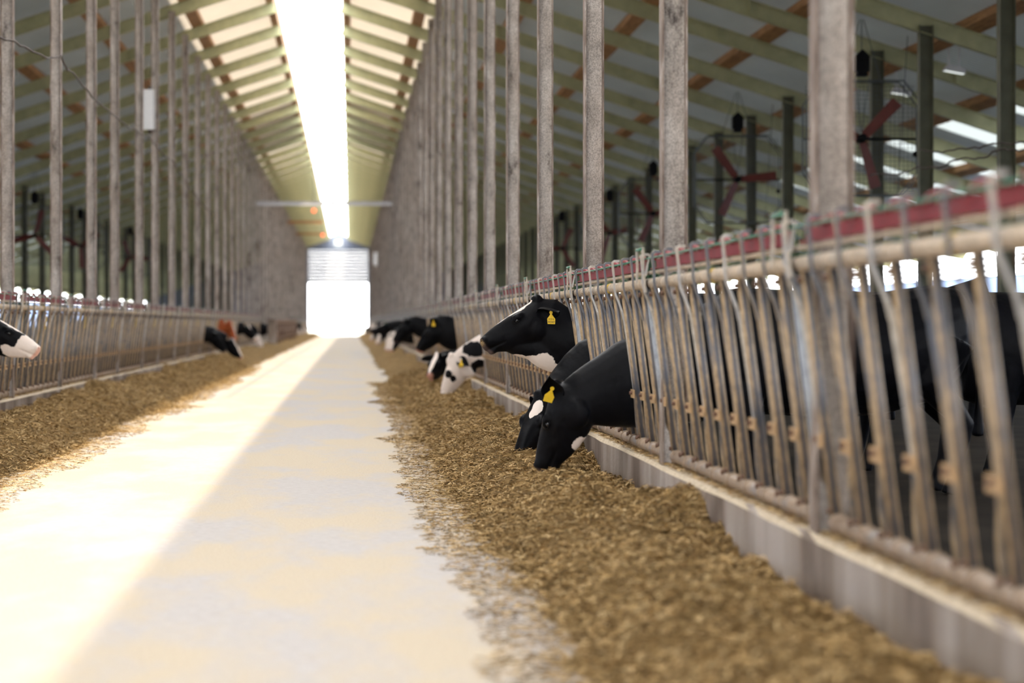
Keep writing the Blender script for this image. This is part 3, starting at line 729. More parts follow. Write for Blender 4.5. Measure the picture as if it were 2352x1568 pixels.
def make_cow(label, y, side, poll, hdir, hup, neckc, neckd=0.44, neckw=0.25, blobs=(), base=-1.0, muzzle='black', coat='coat', vox=0.012, tagspec=None,
             ear_dir=None, xf=None, body=True, ear_dark=True, crust=0.0, group=None, tagcol='yellow', blen=1.45, necksh=None, earb=(0.035, -0.035), earl=0.205, tagt=0.42, nlift=0.16, extra=()):
    """side +1: cow stands behind the right fence and looks to -x. poll: world point, hdir: poll->muzzle, hup: forehead normal"""
    poll = Vector(poll); hd = Vector(hdir).normalized(); hu = Vector(hup); hu = (hu - hd * hu.dot(hd)).normalized(); hs = hu.cross(hd)
    R = Matrix((hd, hs, hu)).transposed().to_4x4(); Hm = Matrix.Translation(poll) @ R
    xfence = xf if xf is not None else (1.73 if side > 0 else -3.70)
    fwd = -side
    bm = bmesh.new()
    loft(bm, [[Hm @ Vector(p) for p in loft_ring(*sct)] for sct in HSEC])
    for sg in (-1, 1):
        ball(bm, Hm @ Vector((0.205, sg * 0.076, -0.030)), 1, (0.052, 0.034, 0.034), R.to_3x3())      # brow
        ball(bm, Hm @ Vector((0.115, sg * 0.056, -0.175)), 1, (0.105, 0.048, 0.105), R.to_3x3())      # cheek
        ball(bm, Hm @ Vector((0.505, sg * 0.036, -0.035)), 1, (0.035, 0.028, 0.036), R.to_3x3())     # nostril wing
    ball(bm, Hm @ Vector((0.490, 0, -0.135)), 1, (0.042, 0.046, 0.024), R.to_3x3())                 # chin
    ball(bm, Hm @ Vector((0.0, 0, 0.0)), 1, (0.045, 0.055, 0.040), R.to_3x3())                       # poll
    # neck: elliptic sections from the head back through the fence into the shoulder
    a = Hm @ Vector((0.085, 0, -0.14)); nf = Vector((xfence, y, neckc)); sh = Vector((xfence + side * 0.62, y, (necksh if necksh else min(1.12, neckc + 0.14))))
    b = a - hd * nlift; c2 = nf + Vector((fwd, 0, 0)) * 0.10 
    path = []
    for k in range(9): path.append(bez(a, b + (nf - a) * 0.22 * (nlift < 0.1), (nf + Vector((fwd * 0.24, 0, (a.z - neckc) * 0.15))) if nlift > 0.1 else nf.lerp(a, 0.33), nf, k / 8))
    for k in range(1, 6): path.append(nf.lerp(sh, k / 5))
    rings = []; n = 20
    for i, p in enumerate(path):
        t = i / (len(path) - 1)
        d = (path[min(i + 1, len(path) - 1)] - path[max(i - 1, 0)]).normalized()
        sidev = Vector((0, 1, 0)); sidev = (sidev - d * sidev.dot(d))
        if i < 5:                                        # near the head follow its own axes
            hsv = hs - d * hs.dot(d)
            if hsv.length > 0.2:
                if hsv.dot(sidev) < 0: hsv = -hsv
                sidev = sidev.lerp(hsv.normalized(), 1 - i / 5.0)
        sidev.normalize()
        upv = d.cross(sidev); 
        if upv.dot(hu if i < 3 else Vector((0, 0, 1))) < 0 and i >= 3: upv = -upv
        tf = min(1, i / 8.0)
        dep = (0.29 * (1 - tf) + neckd * tf) if i <= 8 else neckd + (0.70 - neckd) * (i - 8) / 5
        wid = (0.17 * (1 - tf) + neckw * tf) if i <= 8 else neckw + (0.50 - neckw) * (i - 8) / 5
        off = Vector((0, 0, -0.0))
        rings.append([p + off + sidev * math.cos(q) * wid / 2 + upv * math.sin(q) * dep / 2 for q in [2 * PI * k / n for k in range(n)]])
    loft(bm, rings)
    for ec, er, ea in extra: ball(bm, Vector(ec), 1, er, Matrix.Rotation(ea, 3, 'Y'))
    fz = 0.10
    if body:
        x0 = sh.x; secs = []
        for t, top, bot, w in ((-0.12, 1.26, 0.62, 0.20), (0.0, 1.36, 0.56, 0.27), (0.15, 1.36, 0.58, 0.31), (0.4, 1.33, 0.56, 0.36), (0.65, 1.34, 0.58, 0.36), (0.85, 1.38, 0.66, 0.31), (0.97, 1.36, 0.80, 0.22), (1.02, 1.25, 0.95, 0.10)):
            cx = x0 + side * blen * t
            secs.append([(cx, y + math.cos(q) * w, (top + bot) / 2 + math.sin(q) * (top - bot) / 2) for q in [2 * PI * k / n for k in range(n)]])
        loft(bm, secs)
        def limb(pts, rr):
            mb = MB(); mb.tube(pts, rr, 10); vs = [bm.verts.new(p) for p in mb.v]
            for f in mb.f: bm.faces.new([vs[i] for i in f])
        for sg in (-1, 1):
            fx = x0 + side * 0.10
            limb([(fx + side * 0.05, y + sg * 0.17, 0.95), (fx, y + sg * 0.19, 0.72), (fx - side * 0.02, y + sg * 0.19, 0.48), (fx, y + sg * 0.19, 0.30), (fx - side * 0.01, y + sg * 0.19, 0.19), (fx - side * 0.03, y + sg * 0.19, fz)], [0.13, 0.085, 0.055, 0.038, 0.045, 0.055])
            bx = x0 + side * blen * 0.9
            limb([(bx - side * 0.02, y + sg * 0.17, 1.05), (bx - side * 0.12, y + sg * 0.20, 0.78), (bx + side * 0.10, y + sg * 0.19, 0.52), (bx + side * 0.06, y + sg * 0.19, 0.30), (bx + side * 0.03, y + sg * 0.19, 0.19), (bx, y + sg * 0.19, fz)], [0.19, 0.12, 0.06, 0.04, 0.045, 0.055])
        tx = x0 + side * (blen * 1.0)
        limb([(tx - side * 0.02, y, 1.30), (tx + side * 0.08, y, 1.15), (tx + side * 0.09, y, 0.7), (tx + side * 0.08, y, 0.45)], [0.045, 0.03, 0.022, 0.04])
    bmesh.ops.recalc_face_normals(bm, faces=bm.faces)
    me = bpy.data.meshes.new('tmp'); bm.to_mesh(me); bm.free()
    ob = bpy.data.objects.new('tmp', me); C.objects.link(ob)
    md = ob.modifiers.new('r', 'REMESH'); md.mode = 'VOXEL'; md.voxel_size = vox
    ms = ob.modifiers.new('s', 'SMOOTH'); ms.factor = 0.5; ms.iterations = 7 if vox < 0.015 else 3
    dg = bpy.context.evaluated_depsgraph_get(); dg.update()
    me2 = bpy.data.meshes.new_from_object(ob.evaluated_get(dg)); bpy.data.objects.remove(ob); bpy.data.meshes.remove(me)
    nv = len(me2.vertices); co = np.empty(nv * 3, np.float32); me2.vertices.foreach_get('co', co); co = co.reshape(-1, 3).astype(float)
    Mi = np.array(Hm.inverted()); L = co @ Mi[:3, :3].T + Mi[:3, 3]
    # carve nostrils, mouth line, eye sockets in head space
    def push(center, rad, depth_vec, L):
        dd = np.linalg.norm((L - center) / rad, axis=1); wgt = np.clip(1 - dd, 0, 1); wgt = wgt * wgt * (3 - 2 * wgt)
        return L + wgt[:, None] * np.array(depth_vec)
    if vox < 0.02:
        for sg in (-1, 1):
            L = push(np.array([0.528, sg * 0.042, -0.030]), np.array([0.022, 0.018, 0.020]), (-0.022, -sg * 0.014, 0.0), L)
            mk = (L[:, 0] > 0.36) & (L[:, 0] < 0.56) & (L[:, 1] * sg > 0.02)
            zl = -0.105 - (0.5 - L[:, 0]) * 0.16
            wz = np.exp(-((L[:, 2] - zl) / 0.009) ** 2) * np.clip((L[:, 0] - 0.36) / 0.04, 0, 1) * mk
            L[:, 1] -= sg * 0.008 * wz
            L = push(np.array([0.222, sg * 0.100, -0.045]), np.array([0.034, 0.03, 0.024]), (0, -sg * 0.010, 0), L)
            L = push(np.array([0.30, sg * 0.085, -0.085]), np.array([0.09, 0.04, 0.05]), (0, -sg * 0.006, 0), L)
        Mh = np.array(Hm); co = L @ Mh[:3, :3].T + Mh[:3, 3]
        me2.vertices.foreach_set('co', co.astype(np.float32).ravel())
    # coat
    coatv = np.full(nv, base, float)
    for fr, cc, rr, wht in blobs:
        Q = L if fr == 'h' else co
        mm = 1 - np.linalg.norm((Q - np.array(cc)) / np.array(rr), axis=1)
        coatv = np.maximum(coatv, mm) if wht else np.minimum(coatv, -mm)
    nose = np.clip((L[:, 0] - 0.513 + 0.25 * np.maximum(0, -L[:, 2] - 0.07)) / 0.014, 0, 1) * (np.abs(L[:, 1]) < 0.12) * (L[:, 2] > -0.2) * (L[:, 0] < 0.7)
    pink = np.zeros(nv); cr = np.zeros(nv)
    if muzzle == 'pink': pink = nose * 0.85; nose = nose * 0.0
    if crust: cr = np.clip(nose if muzzle != 'pink' else pink, 0, 1) * crust * np.clip(1.6 - 1.6 * np.min([np.linalg.norm((L - np.array([0.53, q * 0.04, -0.035])) / np.array([0.035, 0.036, 0.036]), axis=1) for q in (-1, 1)], axis=0), 0, 1)
    for nm, arr in (('coat', coatv), ('nose', nose), ('pink', pink), ('crust', cr)):
        at = me2.attributes.new(nm, 'FLOAT', 'POINT'); at.data.foreach_set('value', np.clip(arr, -1, 1).astype(np.float32))
    me2.polygons.foreach_set('use_smooth', np.ones(len(me2.polygons), bool))
    # ears joined into the same skin
    be = bmesh.new(); be.from_mesh(me2)
    lay = {k: be.verts.layers.float[k] for k in ('coat', 'nose', 'pink', 'crust')}
    nf0 = len(be.faces); eb = {}
    for sg in (-1, 1):
        basep = Hm @ Vector((earb[0], sg * 0.078, earb[1]))
        near = (hs * sg).y < 0
        ed = None
        if ear_dir is not None: ed = Vector(ear_dir[0] if near else ear_dir[1])
        if ed is None: ed = hs * sg * 1.0 - hd * 0.35 - hu * 0.10
        ed = ed.normalized()
        opn = (hd * 0.75 - hu * 0.35) if ear_dir is None else Vector(ear_dir[2]); opn = (opn - ed * opn.dot(ed)).normalized(); acr = ed.cross(opn)
        nu_, nv_ = 10, 9; g = [[], []]
        for layer in (0, 1):
            for i in range(nu_):
                t = i / (nu_ - 1); w = 0.066 * (math.sin(PI * min(0.985, 0.10 + 0.88 * t) ** 0.85)) + 0.006; row = []
                for j in range(nv_):
                    q = -1 + 2 * j / (nv_ - 1)
                    cup = (0.045 * (q * q) - 0.03) * (1 - 0.45 * t) * 1.1
                    th = (0.006 if layer else -0.006) * (1 - abs(q) ** 4) * (1.2 - t)
                    pt_ = basep + ed * (t * earl) + acr * (q * w * (0.75 if t < .2 else 1)) + opn * (cup + th - 0.02 * (1 - t)) - Vector((0, 0, 0.02)) * t * t
                    vv = be.verts.new(pt_); 
                    whi = -1.0 if ear_dark else 1.0
                    vv[lay['coat']] = whi; row.append(vv)
                g[layer].append(row)
        for layer in (0, 1):
            for i in range(nu_ - 1):
                for j in range(nv_ - 1):
                    q = [g[layer][i][j], g[layer][i][j + 1], g[layer][i + 1][j + 1], g[layer][i + 1][j]]
                    f = be.faces.new(q if layer else q[::-1]); f.smooth = True; f.material_index = 1 if layer == 1 else 0
        for i in range(nu_ - 1):
            for j in (0, nv_ - 1):
                q = [g[0][i][j], g[0][i + 1][j], g[1][i + 1][j], g[1][i][j]]; f = be.faces.new(q); f.smooth = True
        f = [g[0][-1][j] for j in range(nv_)] + [g[1][-1][j] for j in range(nv_ - 1, -1, -1)]
        try: be.faces.new(f)
        except Exception: pass
        eb['near' if near else 'far'] = (basep, ed, opn, acr)
    be.to_mesh(me2); be.free()
    me2.materials.clear(); me2.materials.append(M[coat]); me2.materials.append(M['earin'])
    org = Vector((xfence + side * 0.6, y, fz))
    me2.transform(Matrix.Translation(-org))
    o = bpy.data.objects.new('cow', me2); C.objects.link(o); o.location = org
    tag(o, label, 'cow', group)
    # eyes
    for sg in (-1, 1):
        c = Hm @ Vector((0.222, sg * 0.0885, -0.045)) - org
        m = MB(); m.sphere((0, 0, 0), 0.0175, 14, 10)
        e = m.build('eye', M['eye'], o, True); e.location = c
        m = MB()
        for zz, am in ((1, 1.0), (-1, 0.85)):           # lids
            pts = [(R.to_3x3() @ Vector((0.027 * math.cos(a), sg * (0.0125 - 0.010 * abs(math.cos(a)) ** 2), zz * 0.0135 * am * math.sin(a)))) for a in np.linspace(0.05, PI - 0.05, 9)]
            m.tube(pts, 0.0042, 6)
        lid = m.build('eyelid', M['black'], o, True); lid.location = c
    if tagspec:
        for wh, text in tagspec.items():
            bp, ed, opn, acr = eb[wh]
            p = bp + ed * (earl * tagt) + opn * 0.004
            zax = Vector((0, 0, 1)); fx = opn.copy(); fx.z *= 0.2; fx.normalize()
            if tagcol == 'green':
                m = MB(); m.sphere((0, 0, 0), 0.02, 10, 6, (1, 0.35, 1)); tg = m.build('ear_tag', M['greenrod'], o, True); tg['label'] = 'round green ear tag'
                tg.location = p + fx * 0.015 - org; continue
            yl = -fx; xv = yl.cross(zax).normalized()
            m = MB()
            prof = [(-0.030, -0.085), (0.030, -0.085), (0.033, -0.045), (0.020, -0.030), (0.007, -0.012), (0.007, 0.0), (-0.007, 0.0), (-0.007, -0.012), (-0.020, -0.030), (-0.033, -0.045)]
            m.prism(prof, (0, -0.0015, 0), (0, 0.0015, 0), (1, 0, 0), (0, 0, 1))
            m.tube([(0, -0.004, 0.003), (0, 0.002, 0.003)], 0.013, 14)
            tg = m.build('ear_tag', M['yellow'], o); tg['label'] = 'yellow plastic ear tag'
            Rt = Matrix((xv, yl, zax)).transposed().to_4x4()
            if text == 'tilt': Rt = Rt @ Matrix.Rotation(0.35, 4, 'Y') @ Matrix.Rotation(0.5, 4, 'Z')
            tg.matrix_local = Matrix.Translation(p + fx * 0.012 - org) @ Rt
            if isinstance(text, tuple):
                for ln, (tx, sz, zz) in enumerate(text):
                    cu = bpy.data.curves.new('tag_number', 'FONT'); cu.body = tx; cu.size = sz; cu.align_x = 'CENTER'; cu.extrude = 0.0004; cu.materials.append(M['tag_ink'])
                    tmp = bpy.data.objects.new('tmp', cu); C.objects.link(tmp); dg = bpy.context.evaluated_depsgraph_get(); dg.update()
                    tme = bpy.data.meshes.new_from_object(tmp.evaluated_get(dg)); bpy.data.objects.remove(tmp)
                    to = bpy.data.objects.new('tag_number', tme); C.objects.link(to); to.parent = tg
                    to.matrix_local = Matrix.Translation((0, -0.0022, zz)) @ Matrix.Rotation(PI / 2, 4, 'X')
    return o

def gapy(side, y):          # centre of the nearest gap between lock bars
    ys = ([Z0 - P] + rows['right']) if side > 0 else ([26.5 - P] + rows['left'])
    best = None
    for i in range(len(ys) - 1):
        sc = (ys[i + 1] - ys[i]) / P
        for k in range(-1, NL):
            g = ys[i] + (LB0 + 0.30 + k * LP) * sc
            if best is None or abs(g - y) < abs(best - y): best = g
    return best
def W3(px, py, z):           # photo pixel at distance z -> world point
    return Vector(((px - 803) / FPX * z, z, HC - (py - 740) / FPX * z))

# right side ------------------------------------------------------
ya = gapy(1, 18.33)
make_cow('black cow with raised head, white blaze and pale throat beside the right fence', ya, 1, W3(1232, 688, ya), (-0.46, -0.03, -0.315), (-0.55, 0, 0.83), 1.00, 0.47, 0.25,
         blobs=[('h', (0.13, 0, 0.045), (0.14, 0.055, 0.075), 1), ('h', (0.30, 0, 0.03), (0.08, 0.018, 0.03), 1), ('h', (-0.005, 0, 0.02), (0.04, 0.08, 0.05), 0),
                ('w', (1.26, ya, 0.875), (0.10, 0.2, 0.035), 1), ('w', (1.38, ya, 0.845), (0.12, 0.2, 0.055), 1), ('w', (1.47, ya, 0.845), (0.085, 0.2, 0.075), 1), ('w', (1.55, ya, 0.79), (0.08, 0.2, 0.05), 1)],
         tagspec={'near': (('UCE 6', 0.017, -0.052), ('44347', 0.023, -0.077))}, vox=0.010, crust=1.0,
         ear_dir=((0.88, -0.80, 0.17), (0.9, 0.6, 0.1), (0.25, -0.7, -0.5)), earb=(0.065, -0.095), tagt=0.66, extra=[((1.36, ya, 0.955), (0.24, 0.07, 0.085), 0.20), ((1.55, ya, 0.93), (0.26, 0.085, 0.16), 0.30)])
yb = gapy(1, 17.36)
make_cow('black cow grazing with white star on forehead, behind the larger lowered head', yb, 1, W3(1241, 906, yb - 0.15), (-0.20, -0.26, -0.43), (-0.60, -0.75, 0.35), 0.82, 0.42, 0.25,
         blobs=[('h', (0.125, 0.022, 0.02), (0.070, 0.038, 0.10), 1), ('h', (0.165, 0.01, 0.02), (0.05, 0.025, 0.08), 1)], vox=0.010, crust=0.35, ear_dir=((0.75, 0.35, 0.35), (0.8, 0.3, -0.2), (-0.4, -0.7, -0.2)), nlift=0.06)
yc = gapy(1, 14.94)
make_cow('large black cow with lowered head and yellow ear tag nearest the camera on the right', yc, 1, W3(1275, 886, yc - 0.02), (-0.115, 0.13, -0.50), (-0.87, 0.40, 0.2), 0.765, 0.56, 0.28,
         blobs=[('w', (1.44, yc, 0.40), (0.065, 0.25, 0.055), 1)], tagspec={'near': 'tilt'}, vox=0.010, ear_dir=((-0.20, -0.50, 0.80), (-0.1, 0.8, 0.5), (-0.15, -0.8, -0.45)), earb=(0.075, -0.05), nlift=0.04, tagt=0.5)
yd = gapy(1, 31.3)
make_cow('white cow with black spots and black ear feeding by the right kerb', yd, 1, W3(1036, 816, yd), (-0.14, 0.05, -0.50), (-0.97, -0.15, 0.2), 0.78, 0.42, 0.25, base=0.8,
         blobs=[('w', (1.277, yd - 0.1, 0.478), (0.045, 0.2, 0.055), 0), ('w', (1.345, yd - 0.1, 0.415), (0.042, 0.2, 0.045), 0), ('w', (1.64, yd, 0.80), (0.19, 0.4, 0.10), 0), ('w', (1.70, yd, 0.575), (0.13, 0.4, 0.10), 0),
                ('w', (1.58, yd, 0.40), (0.03, 0.3, 0.03), 0), ('w', (2.6, yd, 1.0), (0.6, 0.5, 0.5), 0)], tagspec={'near': None}, muzzle='pink', vox=0.014, ear_dir=((0.72, -0.62, -0.28), (0.1, 0.9, -0.2), (0.1, -0.8, 0.1)), earb=(0.02, -0.07), nlift=0.08, extra=[((1.45, yd, 0.58), (0.22, 0.07, 0.12), 0.5)])
yf = gapy(1, 35.6)
make_cow('small dark cow face with white blaze low between spotted and black cows', yf, 1, W3(1004, 814, yf - 0.2), (-0.14, -0.46, -0.27), (-0.25, -0.5, 0.8), 0.58, 0.36, 0.24,
         blobs=[('h', (0.22, 0.0, 0.02), (0.34, 0.035, 0.08), 1)], muzzle='pink', vox=0.016)
ye = gapy(1, 38.7)
make_cow('black cow with pink muzzle and yellow tag behind the spotted white cow', ye, 1, W3(992, 736, ye), (-0.30, 0.0, -0.50), (-0.85, 0, 0.5), 0.97, 0.60, 0.26,
         tagspec={'near': None}, muzzle='pink', vox=0.016, ear_dir=((0.15, -0.7, 0.45), (0, 1, 0.2), (-0.2, -0.75, -0.3)))
for lab, y, px, py, hd_, bl, mz, tg, tc in (
    ('black cow with head raised above the white-faced pair on the right', 52.0, 930, 733, (-0.30, -0.06, -0.48), [], 'black', None, None),
    ('right-hand one of two white-faced black cows at the far right feed', 65.5, 904, 765, (-0.13, -0.25, -0.46), [('h', (0.3, 0, 0), (0.45, 0.07, 0.12), 1)], 'pink', {'near': None}, 'yellow'),
    ('left-hand one of two white-faced black cows at the far right feed', 72.0, 894, 768, (-0.13, -0.25, -0.46), [('h', (0.3, 0, 0), (0.50, 0.10, 0.2), 1)], 'pink', None, None),
    ('black cow with round green ear tag far down the right fence', 76.0, 884, 741, (-0.46, -0.05, -0.27), [('h', (0.1, 0, 0.03), (0.12, 0.06, 0.06), 1)], 'black', {'near': None}, 'green'),
    ('distant cow with broad white face below the green-tagged cow', 86.0, 875, 758, (-0.2, -0.2, -0.45), [('h', (0.3, 0, 0), (0.45, 0.09, 0.2), 1)], 'pink', None, None),
    ('distant black cow with slim white blaze along the right feed', 94.0, 862, 752, (-0.2, -0.2, -0.45), [('h', (0.3, 0, 0), (0.45, 0.07, 0.15), 1)], 'pink', None, None),
    ('pale distant cow head close beside the bright door on the right', 112.0, 856, 742, (-0.4, -0.05, -0.3), [('h', (0.1, 0, -0.1), (0.2, 0.2, 0.12), 1)], 'pink', None, None),
    ('smallest dark cow head furthest down the right fence', 128.0, 850, 746, (-0.3, -0.05, -0.4), [('h', (0.4, 0, 0), (0.1, 0.2, 0.2), 1)], 'pink', None, None)):
    yy = gapy(1, y); p = W3(px, py, yy)
    make_cow(lab, yy, 1, p, hd_, (-0.8, -0.4 if hd_[1] < -0.15 else 0, 0.5), min(1.0, max(0.8, p.z - 0.05)), 0.5, 0.25, blobs=bl, muzzle=mz, vox=0.022, tagspec=tg, tagcol=tc or 'yellow')

# left side -------------------------------------------------------
yl = gapy(-1, 22.6)
make_cow('black and white cow with pink nose poking in from the left edge', yl, -1, W3(-14, 728, yl), (0.46, -0.04, -0.285), (0.5, 0, 0.85), 1.0, 0.46, 0.25, base=-1,
         blobs=[('h', (0.20, 0, 0.075), (0.36, 0.12, 0.072), 1), ('h', (0.47, 0, -0.06), (0.15, 0.2, 0.15), 1), ('h', (0.36, 0, -0.19), (0.14, 0.2, 0.06), 1)], muzzle='pink', vox=0.010)
for lab, y, px, py, hd_, bl, mz, coat, nc in (
    ('black cow with lowered head feeding in front of the red-brown cow', 61.3, 499, 762, (0.26, -0.05, -0.48), [], 'black', 'coat', 0.85),
    ('black cow with long white blaze feeding beside the red-brown cow', 64.0, 536, 781, (0.24, -0.12, -0.42), [('h', (0.3, 0, 0.01), (0.45, 0.05, 0.12), 1)], 'pink', 'coat', 0.8),
    ('red-brown cow with white forehead at the left feed fence', 67.0, 531, 739, (0.17, -0.05, -0.50), [('h', (0.25, 0, 0.05), (0.36, 0.05, 0.06), 1)], 'pink', 'redcoat', 1.0),
    ('black cow with white head patches and green tag left of the concrete post', 79.0, 571, 747, (0.30, -0.05, -0.46), [('h', (0.05, 0, 0.03), (0.10, 0.08, 0.06), 1), ('h', (0.5, 0, -0.05), (0.05, 0.2, 0.2), 1)], 'pink', 'coat', 0.95),
    ('pale pinkish cow muzzle at the foot of the concrete post', 88.0, 594, 765, (0.16, -0.12, -0.45), [('h', (0.35, 0, -0.05), (0.3, 0.2, 0.2), 1)], 'pink', 'coat', 0.9),
    ('nearest of three distant cows beyond the pipe gates on the left', 147.5, 668, 748, (0.25, -0.1, -0.45), [('h', (0.3, 0, 0), (0.35, 0.1, 0.2), 1)], 'pink', 'coat', 0.95),
    ('middle one of three distant cows beyond the pipe gates on the left', 158.0, 683, 748, (0.25, -0.1, -0.45), [('h', (0.4, 0, 0), (0.25, 0.1, 0.2), 1)], 'pink', 'coat', 0.95),
    ('furthest of three distant cows beyond the pipe gates on the left', 170.0, 694, 748, (0.25, -0.1, -0.45), [('h', (0.3, 0, 0), (0.35, 0.1, 0.2), 1)], 'pink', 'coat', 0.95)):
    yy = gapy(-1, y); p = W3(px, py, yy)
    make_cow(lab, yy, -1, p, hd_, (0.85, -0.15, 0.5), min(nc, 1.0), 0.46, 0.25, blobs=bl, muzzle=mz, coat=coat, vox=0.022, tagcol='green', tagspec={'near': None} if 'green tag' in lab else None)
# cattle standing behind the bars; the second is added to fill the gaps with dark
for lab, x, y, sd_, bl in (('black cow with white belly standing in the alley behind the nearest right panels', 3.6, 16.6, 1, [('w', (5.2, 16.6, 0.6), (0.5, 0.6, 0.25), 1)]),
                           ('dark cow added in the alley to fill the gaps with dark behind the third right panel', 3.7, 22.5, 1, [])):
    make_cow(lab, y, sd_, (x - sd_ * 0.25, y, 1.22), (-sd_ * 0.42, 0.02, -0.34), (-sd_ * 0.6, 0, 0.8), 1.08, 0.40, 0.22, blobs=bl, vox=0.022, xf=x + sd_ * 0.15)
for lab, y, pz, hd_, bl in (('black cow with pink nose looking through the first pipe gate on the left', 102.0, 1.02, (0.15, -0.45, -0.25), [('h', (0.5, 0, 0), (0.14, 0.2, 0.2), 1)]),
                            ('black cow with white blaze looking through the second pipe gate on the left', 110.0, 0.95, (0.12, -0.40, -0.35), [('h', (0.3, 0, 0), (0.35, 0.04, 0.1), 1)]),
                            ('black cow behind the third pipe gate on the left', 118.5, 0.85, (0.2, -0.35, -0.40), []),
                            ('black cow behind the fourth pipe gate on the left', 129.0, 1.0, (0.2, -0.35, -0.30), [('h', (0.5, 0, 0), (0.14, 0.2, 0.2), 1)])):
    make_cow(lab, y, -1, (-3.42, y, pz), hd_, (0.3, -0.5, 0.8), 0.86, 0.58, 0.3, blobs=bl, muzzle='pink', vox=0.024, xf=-3.72)

# ------------------------------------------------------------------ fans over the stalls
def make_fan(label, loc, a0, group):
    r = thing('stall_fan', label, 'fan', loc, group)
    m = MB(); m.tube([(0, -0.10, 0), (0, 0.14, 0)], 0.07, 12); m.tube([(-0.88, 0.12, 0), (0.88, 0.12, 0)], 0.022, 6); m.build('hub', M['black'], r, True)
    for k in range(3):
        a = a0 + k * 2 * PI / 3; d = Vector((math.cos(a), 0, math.sin(a))); pz = Vector((-math.sin(a), 0, math.cos(a)))
        m = MB(); vs = []; 
        for t in (0.07, 0.3, 0.55, 0.81):
            w = 0.075 + 0.03 * t; tw = 0.5 - 0.3 * t
            for q in (-1, 1):
                p = d * t + pz * (q * w * math.cos(tw)) + Vector((0, q * w * math.sin(tw), 0))
                vs += [p + Vector((0, -0.006, 0)), p + Vector((0, 0.006, 0))]
        fs = []
        for i in range(3):
            b = i * 4; fs += [(b, b + 2, b + 6, b + 4), (b + 1, b + 5, b + 7, b + 3), (b, b + 4, b + 5, b + 1), (b + 2, b + 3, b + 7, b + 6)]
        fs += [(0, 1, 3, 2), (12, 14, 15, 13)]
        m.add(vs, fs); m.build('blade', M['fanred'], r)
    m = MB(); e = 0.90
    oc = [(-e, -e * .6), (-e, e * .6), (-e * .7, e), (e * .7, e), (e, e * .6), (e, -e * .6), (e * .7, -e), (-e * .7, -e), (-e, -e * .6)]
    for yy in (0.16, -0.16): m.tube([(a, yy, b) for a, b in oc], 0.014, 5, False)
    k = -0.84
    while k < 0.85:
        m.tube([(k, 0.17, -e * .93), (k, 0.17, e * .93)], 0.005, 4); m.tube([(-e * .96, 0.17, k), (e * .96, 0.17, k)], 0.005, 4); k += 0.07
    m.build('guard', M['cage'], r)
    m = MB(); m.box((-0.11, -0.1, 1.05), (0.11, 0.12, 1.28)); m.prism([(-0.13, 1.28), (0.13, 1.28), (0.0, 1.40)], (0, -0.1, 0), (0, 0.12, 0), (1, 0, 0), (0, 0, 1)); m.box((-0.08, -0.08, 0.98), (0.08, 0.1, 1.05)); m.build('motor', M['black'], r)
    m = MB(); hz = roofz(loc[0]) + 0.13 - loc[2]
    for sx in (-0.6, 0.6): m.tube([(sx * 0.05, 0, hz), (sx * 0.55, 0.1, 0.9)], 0.008, 4); m.tube([(sx * .2, 0, 1.0), (0, 0, 0.1)], 0.008, 4)
    m.tube([(0.75, 0.1, hz - 0.25), (0.6, 0.16, -0.9)], 0.008, 4); m.tube([(0, 0, hz), (0, 0, 1.38)], 0.01, 4)
    m.build('hanger', M['cage'], r)
    m = MB(); m.sphere((0.84, -0.05, -0.25), 0.05, 8, 6); m.build('switch', M['black'], r)
for i, (px, py, z, a0) in enumerate(((1979, 318, 38.2, 0.80), (1694, 412, 50.3, 0.10), (1500, 490, 63.7, 2.2), (1400, 535, 76.0, 0.2), (1290, 570, 89.0, 1.1))):
    make_fan('%s red three-bladed fan from the camera hanging over the right stalls' % ORD[i], tuple(W3(px, py, z)), a0, 'fans over the right stalls')
for i, (px, py, z, a0) in enumerate(((80, 540, 76.0, 1.3), (185, 565, 89.0, 0.6), (300, 590, 110.0, 2.0))):
    make_fan('%s dim red-bladed fan from the camera hanging over the left stalls' % ORD[i], tuple(W3(px, py, z)), a0, 'fans over the left stalls')

# floodlights on the timber purlin
for lab, x, y in (('white floodlight nearer the camera under the purlin at upper right', 9.3, 37.2), ('white floodlight further back under the purlin at upper right', 9.3, 40.8)):
    z = roofz(x); r = thing('floodlight', lab, 'lamp', (x, y, z - 0.02), 'floodlights over the right stalls')
    m = MB(); m.prism([(-0.16, -0.36), (0.16, -0.42), (0.16, -0.34), (-0.10, -0.27)], (0, -0.1, 0), (0, 0.1, 0), (1, 0, 0), (0, 0, 1)); m.build('housing', M['greysteel'], r)
    m = MB(); m.add([(-0.15, -0.09, -0.364), (0.15, -0.09, -0.42), (0.15, 0.09, -0.42), (-0.15, 0.09, -0.364)], [(0, 3, 2, 1)]); m.build('lens', M['led'], r)
    m = MB(); m.tube([(-0.08, 0, 0), (-0.08, 0, -0.30)], 0.012, 5); m.tube([(0.08, 0, 0), (0.08, 0, -0.32)], 0.012, 5); m.build('stem', M['greysteel'], r)

# white boxes on the posts
for lab, c, sz in (('white rectangular box fixed to the left posts above the fence', W3(343, 252, 46.44), (0.11, 0.06, 0.385)), ('small white box far down the right-hand row of posts', W3(863, 595, Z0 + P * 33 - 0.13), (0.13, 0.06, 0.42))):
    r = thing('junction_box', lab, 'box', c)
    m = MB(); m.box((-sz[0], -sz[1], -sz[2]), (sz[0] * .7, sz[1], sz[2])); m.build('cover', M['white'], r, bevel=0.01)
    m = MB(); m.box((sz[0] * .7, -sz[1], -sz[2]), (sz[0], sz[1] * 1.1, sz[2])); m.build('back', M['greysteel'], r, bevel=0.005)
    m = MB(); m.box((-sz[0] * .3, sz[1], -sz[2] * 1.15), (sz[0] * .3, sz[1] + 0.10, sz[2] * 1.2)); m.build('bracket', M['cable'], r)

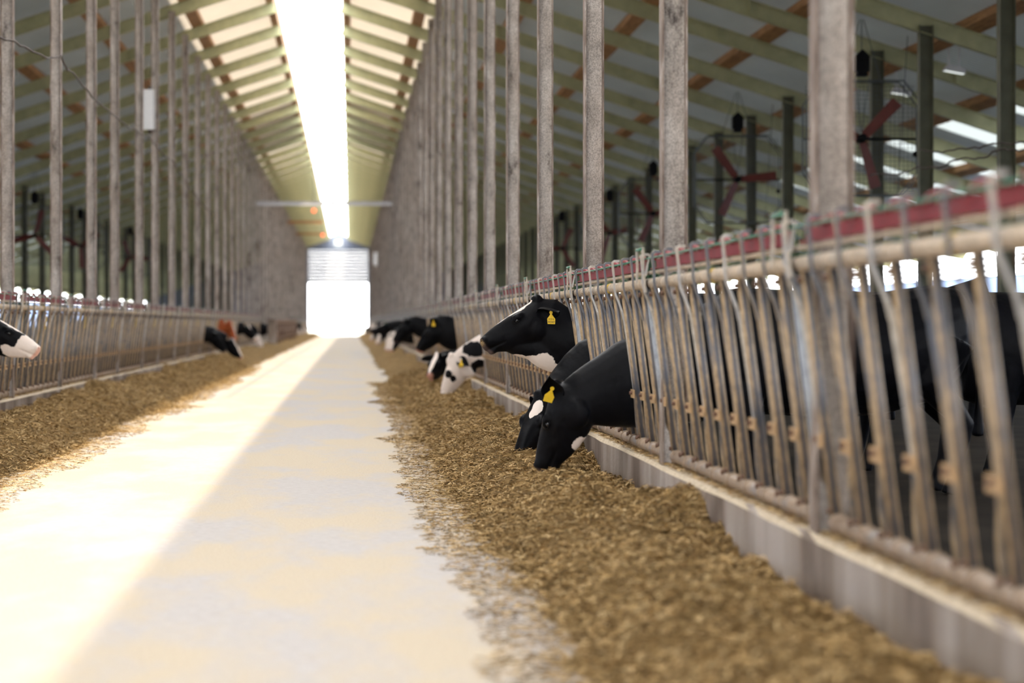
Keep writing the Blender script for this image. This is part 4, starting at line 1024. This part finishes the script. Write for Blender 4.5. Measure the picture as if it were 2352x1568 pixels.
def cable(lab, pts, r_=0.012, wig=0.02):
    m = MB(); ps = []
    for i in range(len(pts) - 1):
        a, b = Vector(pts[i]), Vector(pts[i + 1]); n = 10
        for k in range(n): 
            q = a.lerp(b, k / n); q.z += -0.05 * math.sin(PI * k / n) + random.uniform(-wig, wig); ps.append(q)
    ps.append(Vector(pts[-1])); m.tube(ps, r_, 5)
    tag(m.build('cable', M['cable'], smooth=True), lab, 'cable')
cable('drooping dark cable strung along the left row of steel posts', [(-3.62, (3.62 * FPX) / (803 - x), HC + (740 - y) / (803 - x) * 3.62) for x, y in ((-60, 40), (55, 104), (140, 131), (170, 170), (262, 262), (340, 312), (400, 372), (450, 450), (500, 500))], 0.013)
cable('upper thin cable strung between the green posts at right', [W3(2110, 345, 33.5), W3(2200, 338, 32.5), W3(2300, 325, 31.0), W3(2380, 315, 30)], 0.012)
cable('lower thin cable rising between the green posts at right', [W3(2000, 400, 37), W3(2110, 385, 33.5), W3(2200, 365, 32.5), W3(2300, 342, 31.0), W3(2380, 330, 30)], 0.012)

# beams across the lane, warning lamps
for lab, px0, px1, py, z in (('light grey tie beam spanning the lane below the roof', 588, 905, 467, 98.0), ('short brown cross bar left of the ridge below the tie beam', 660, 742, 510, 131.0), ('short brown cross bar left of the ridge nearest the door', 672, 748, 537, 165.0)):
    a, b = W3(px0, py, z), W3(px1, py, z); m = MB(); m.prism([(p[1], p[0]) for p in hprof(0.16, 0.12)], a, b, (0, 1, 0), (0, 0, 1))
    tag(m.build('tie_beam', M['greysteel'] if 'tie' in lab and 'light' in lab else M['wood']), lab, 'beam')
for lab, px, py, z in (('upper round orange lamp hanging left of the ridge slot', 721, 484, 112.0), ('lower round orange lamp hanging nearer the door', 741, 540, 150.0)):
    c = W3(px, py, z); r = thing('warning_lamp', lab, 'lamp', c)
    m = MB(); m.sphere((0, 0, 0), 0.10, 12, 8); m.build('globe', M['orange_lamp'], r, True)
    m = MB(); m.tube([(0, 0, 0.1), (0, 0, roofz(c.x) - c.z + 0.14)], 0.02, 6); m.build('stem', M['cable'], r)
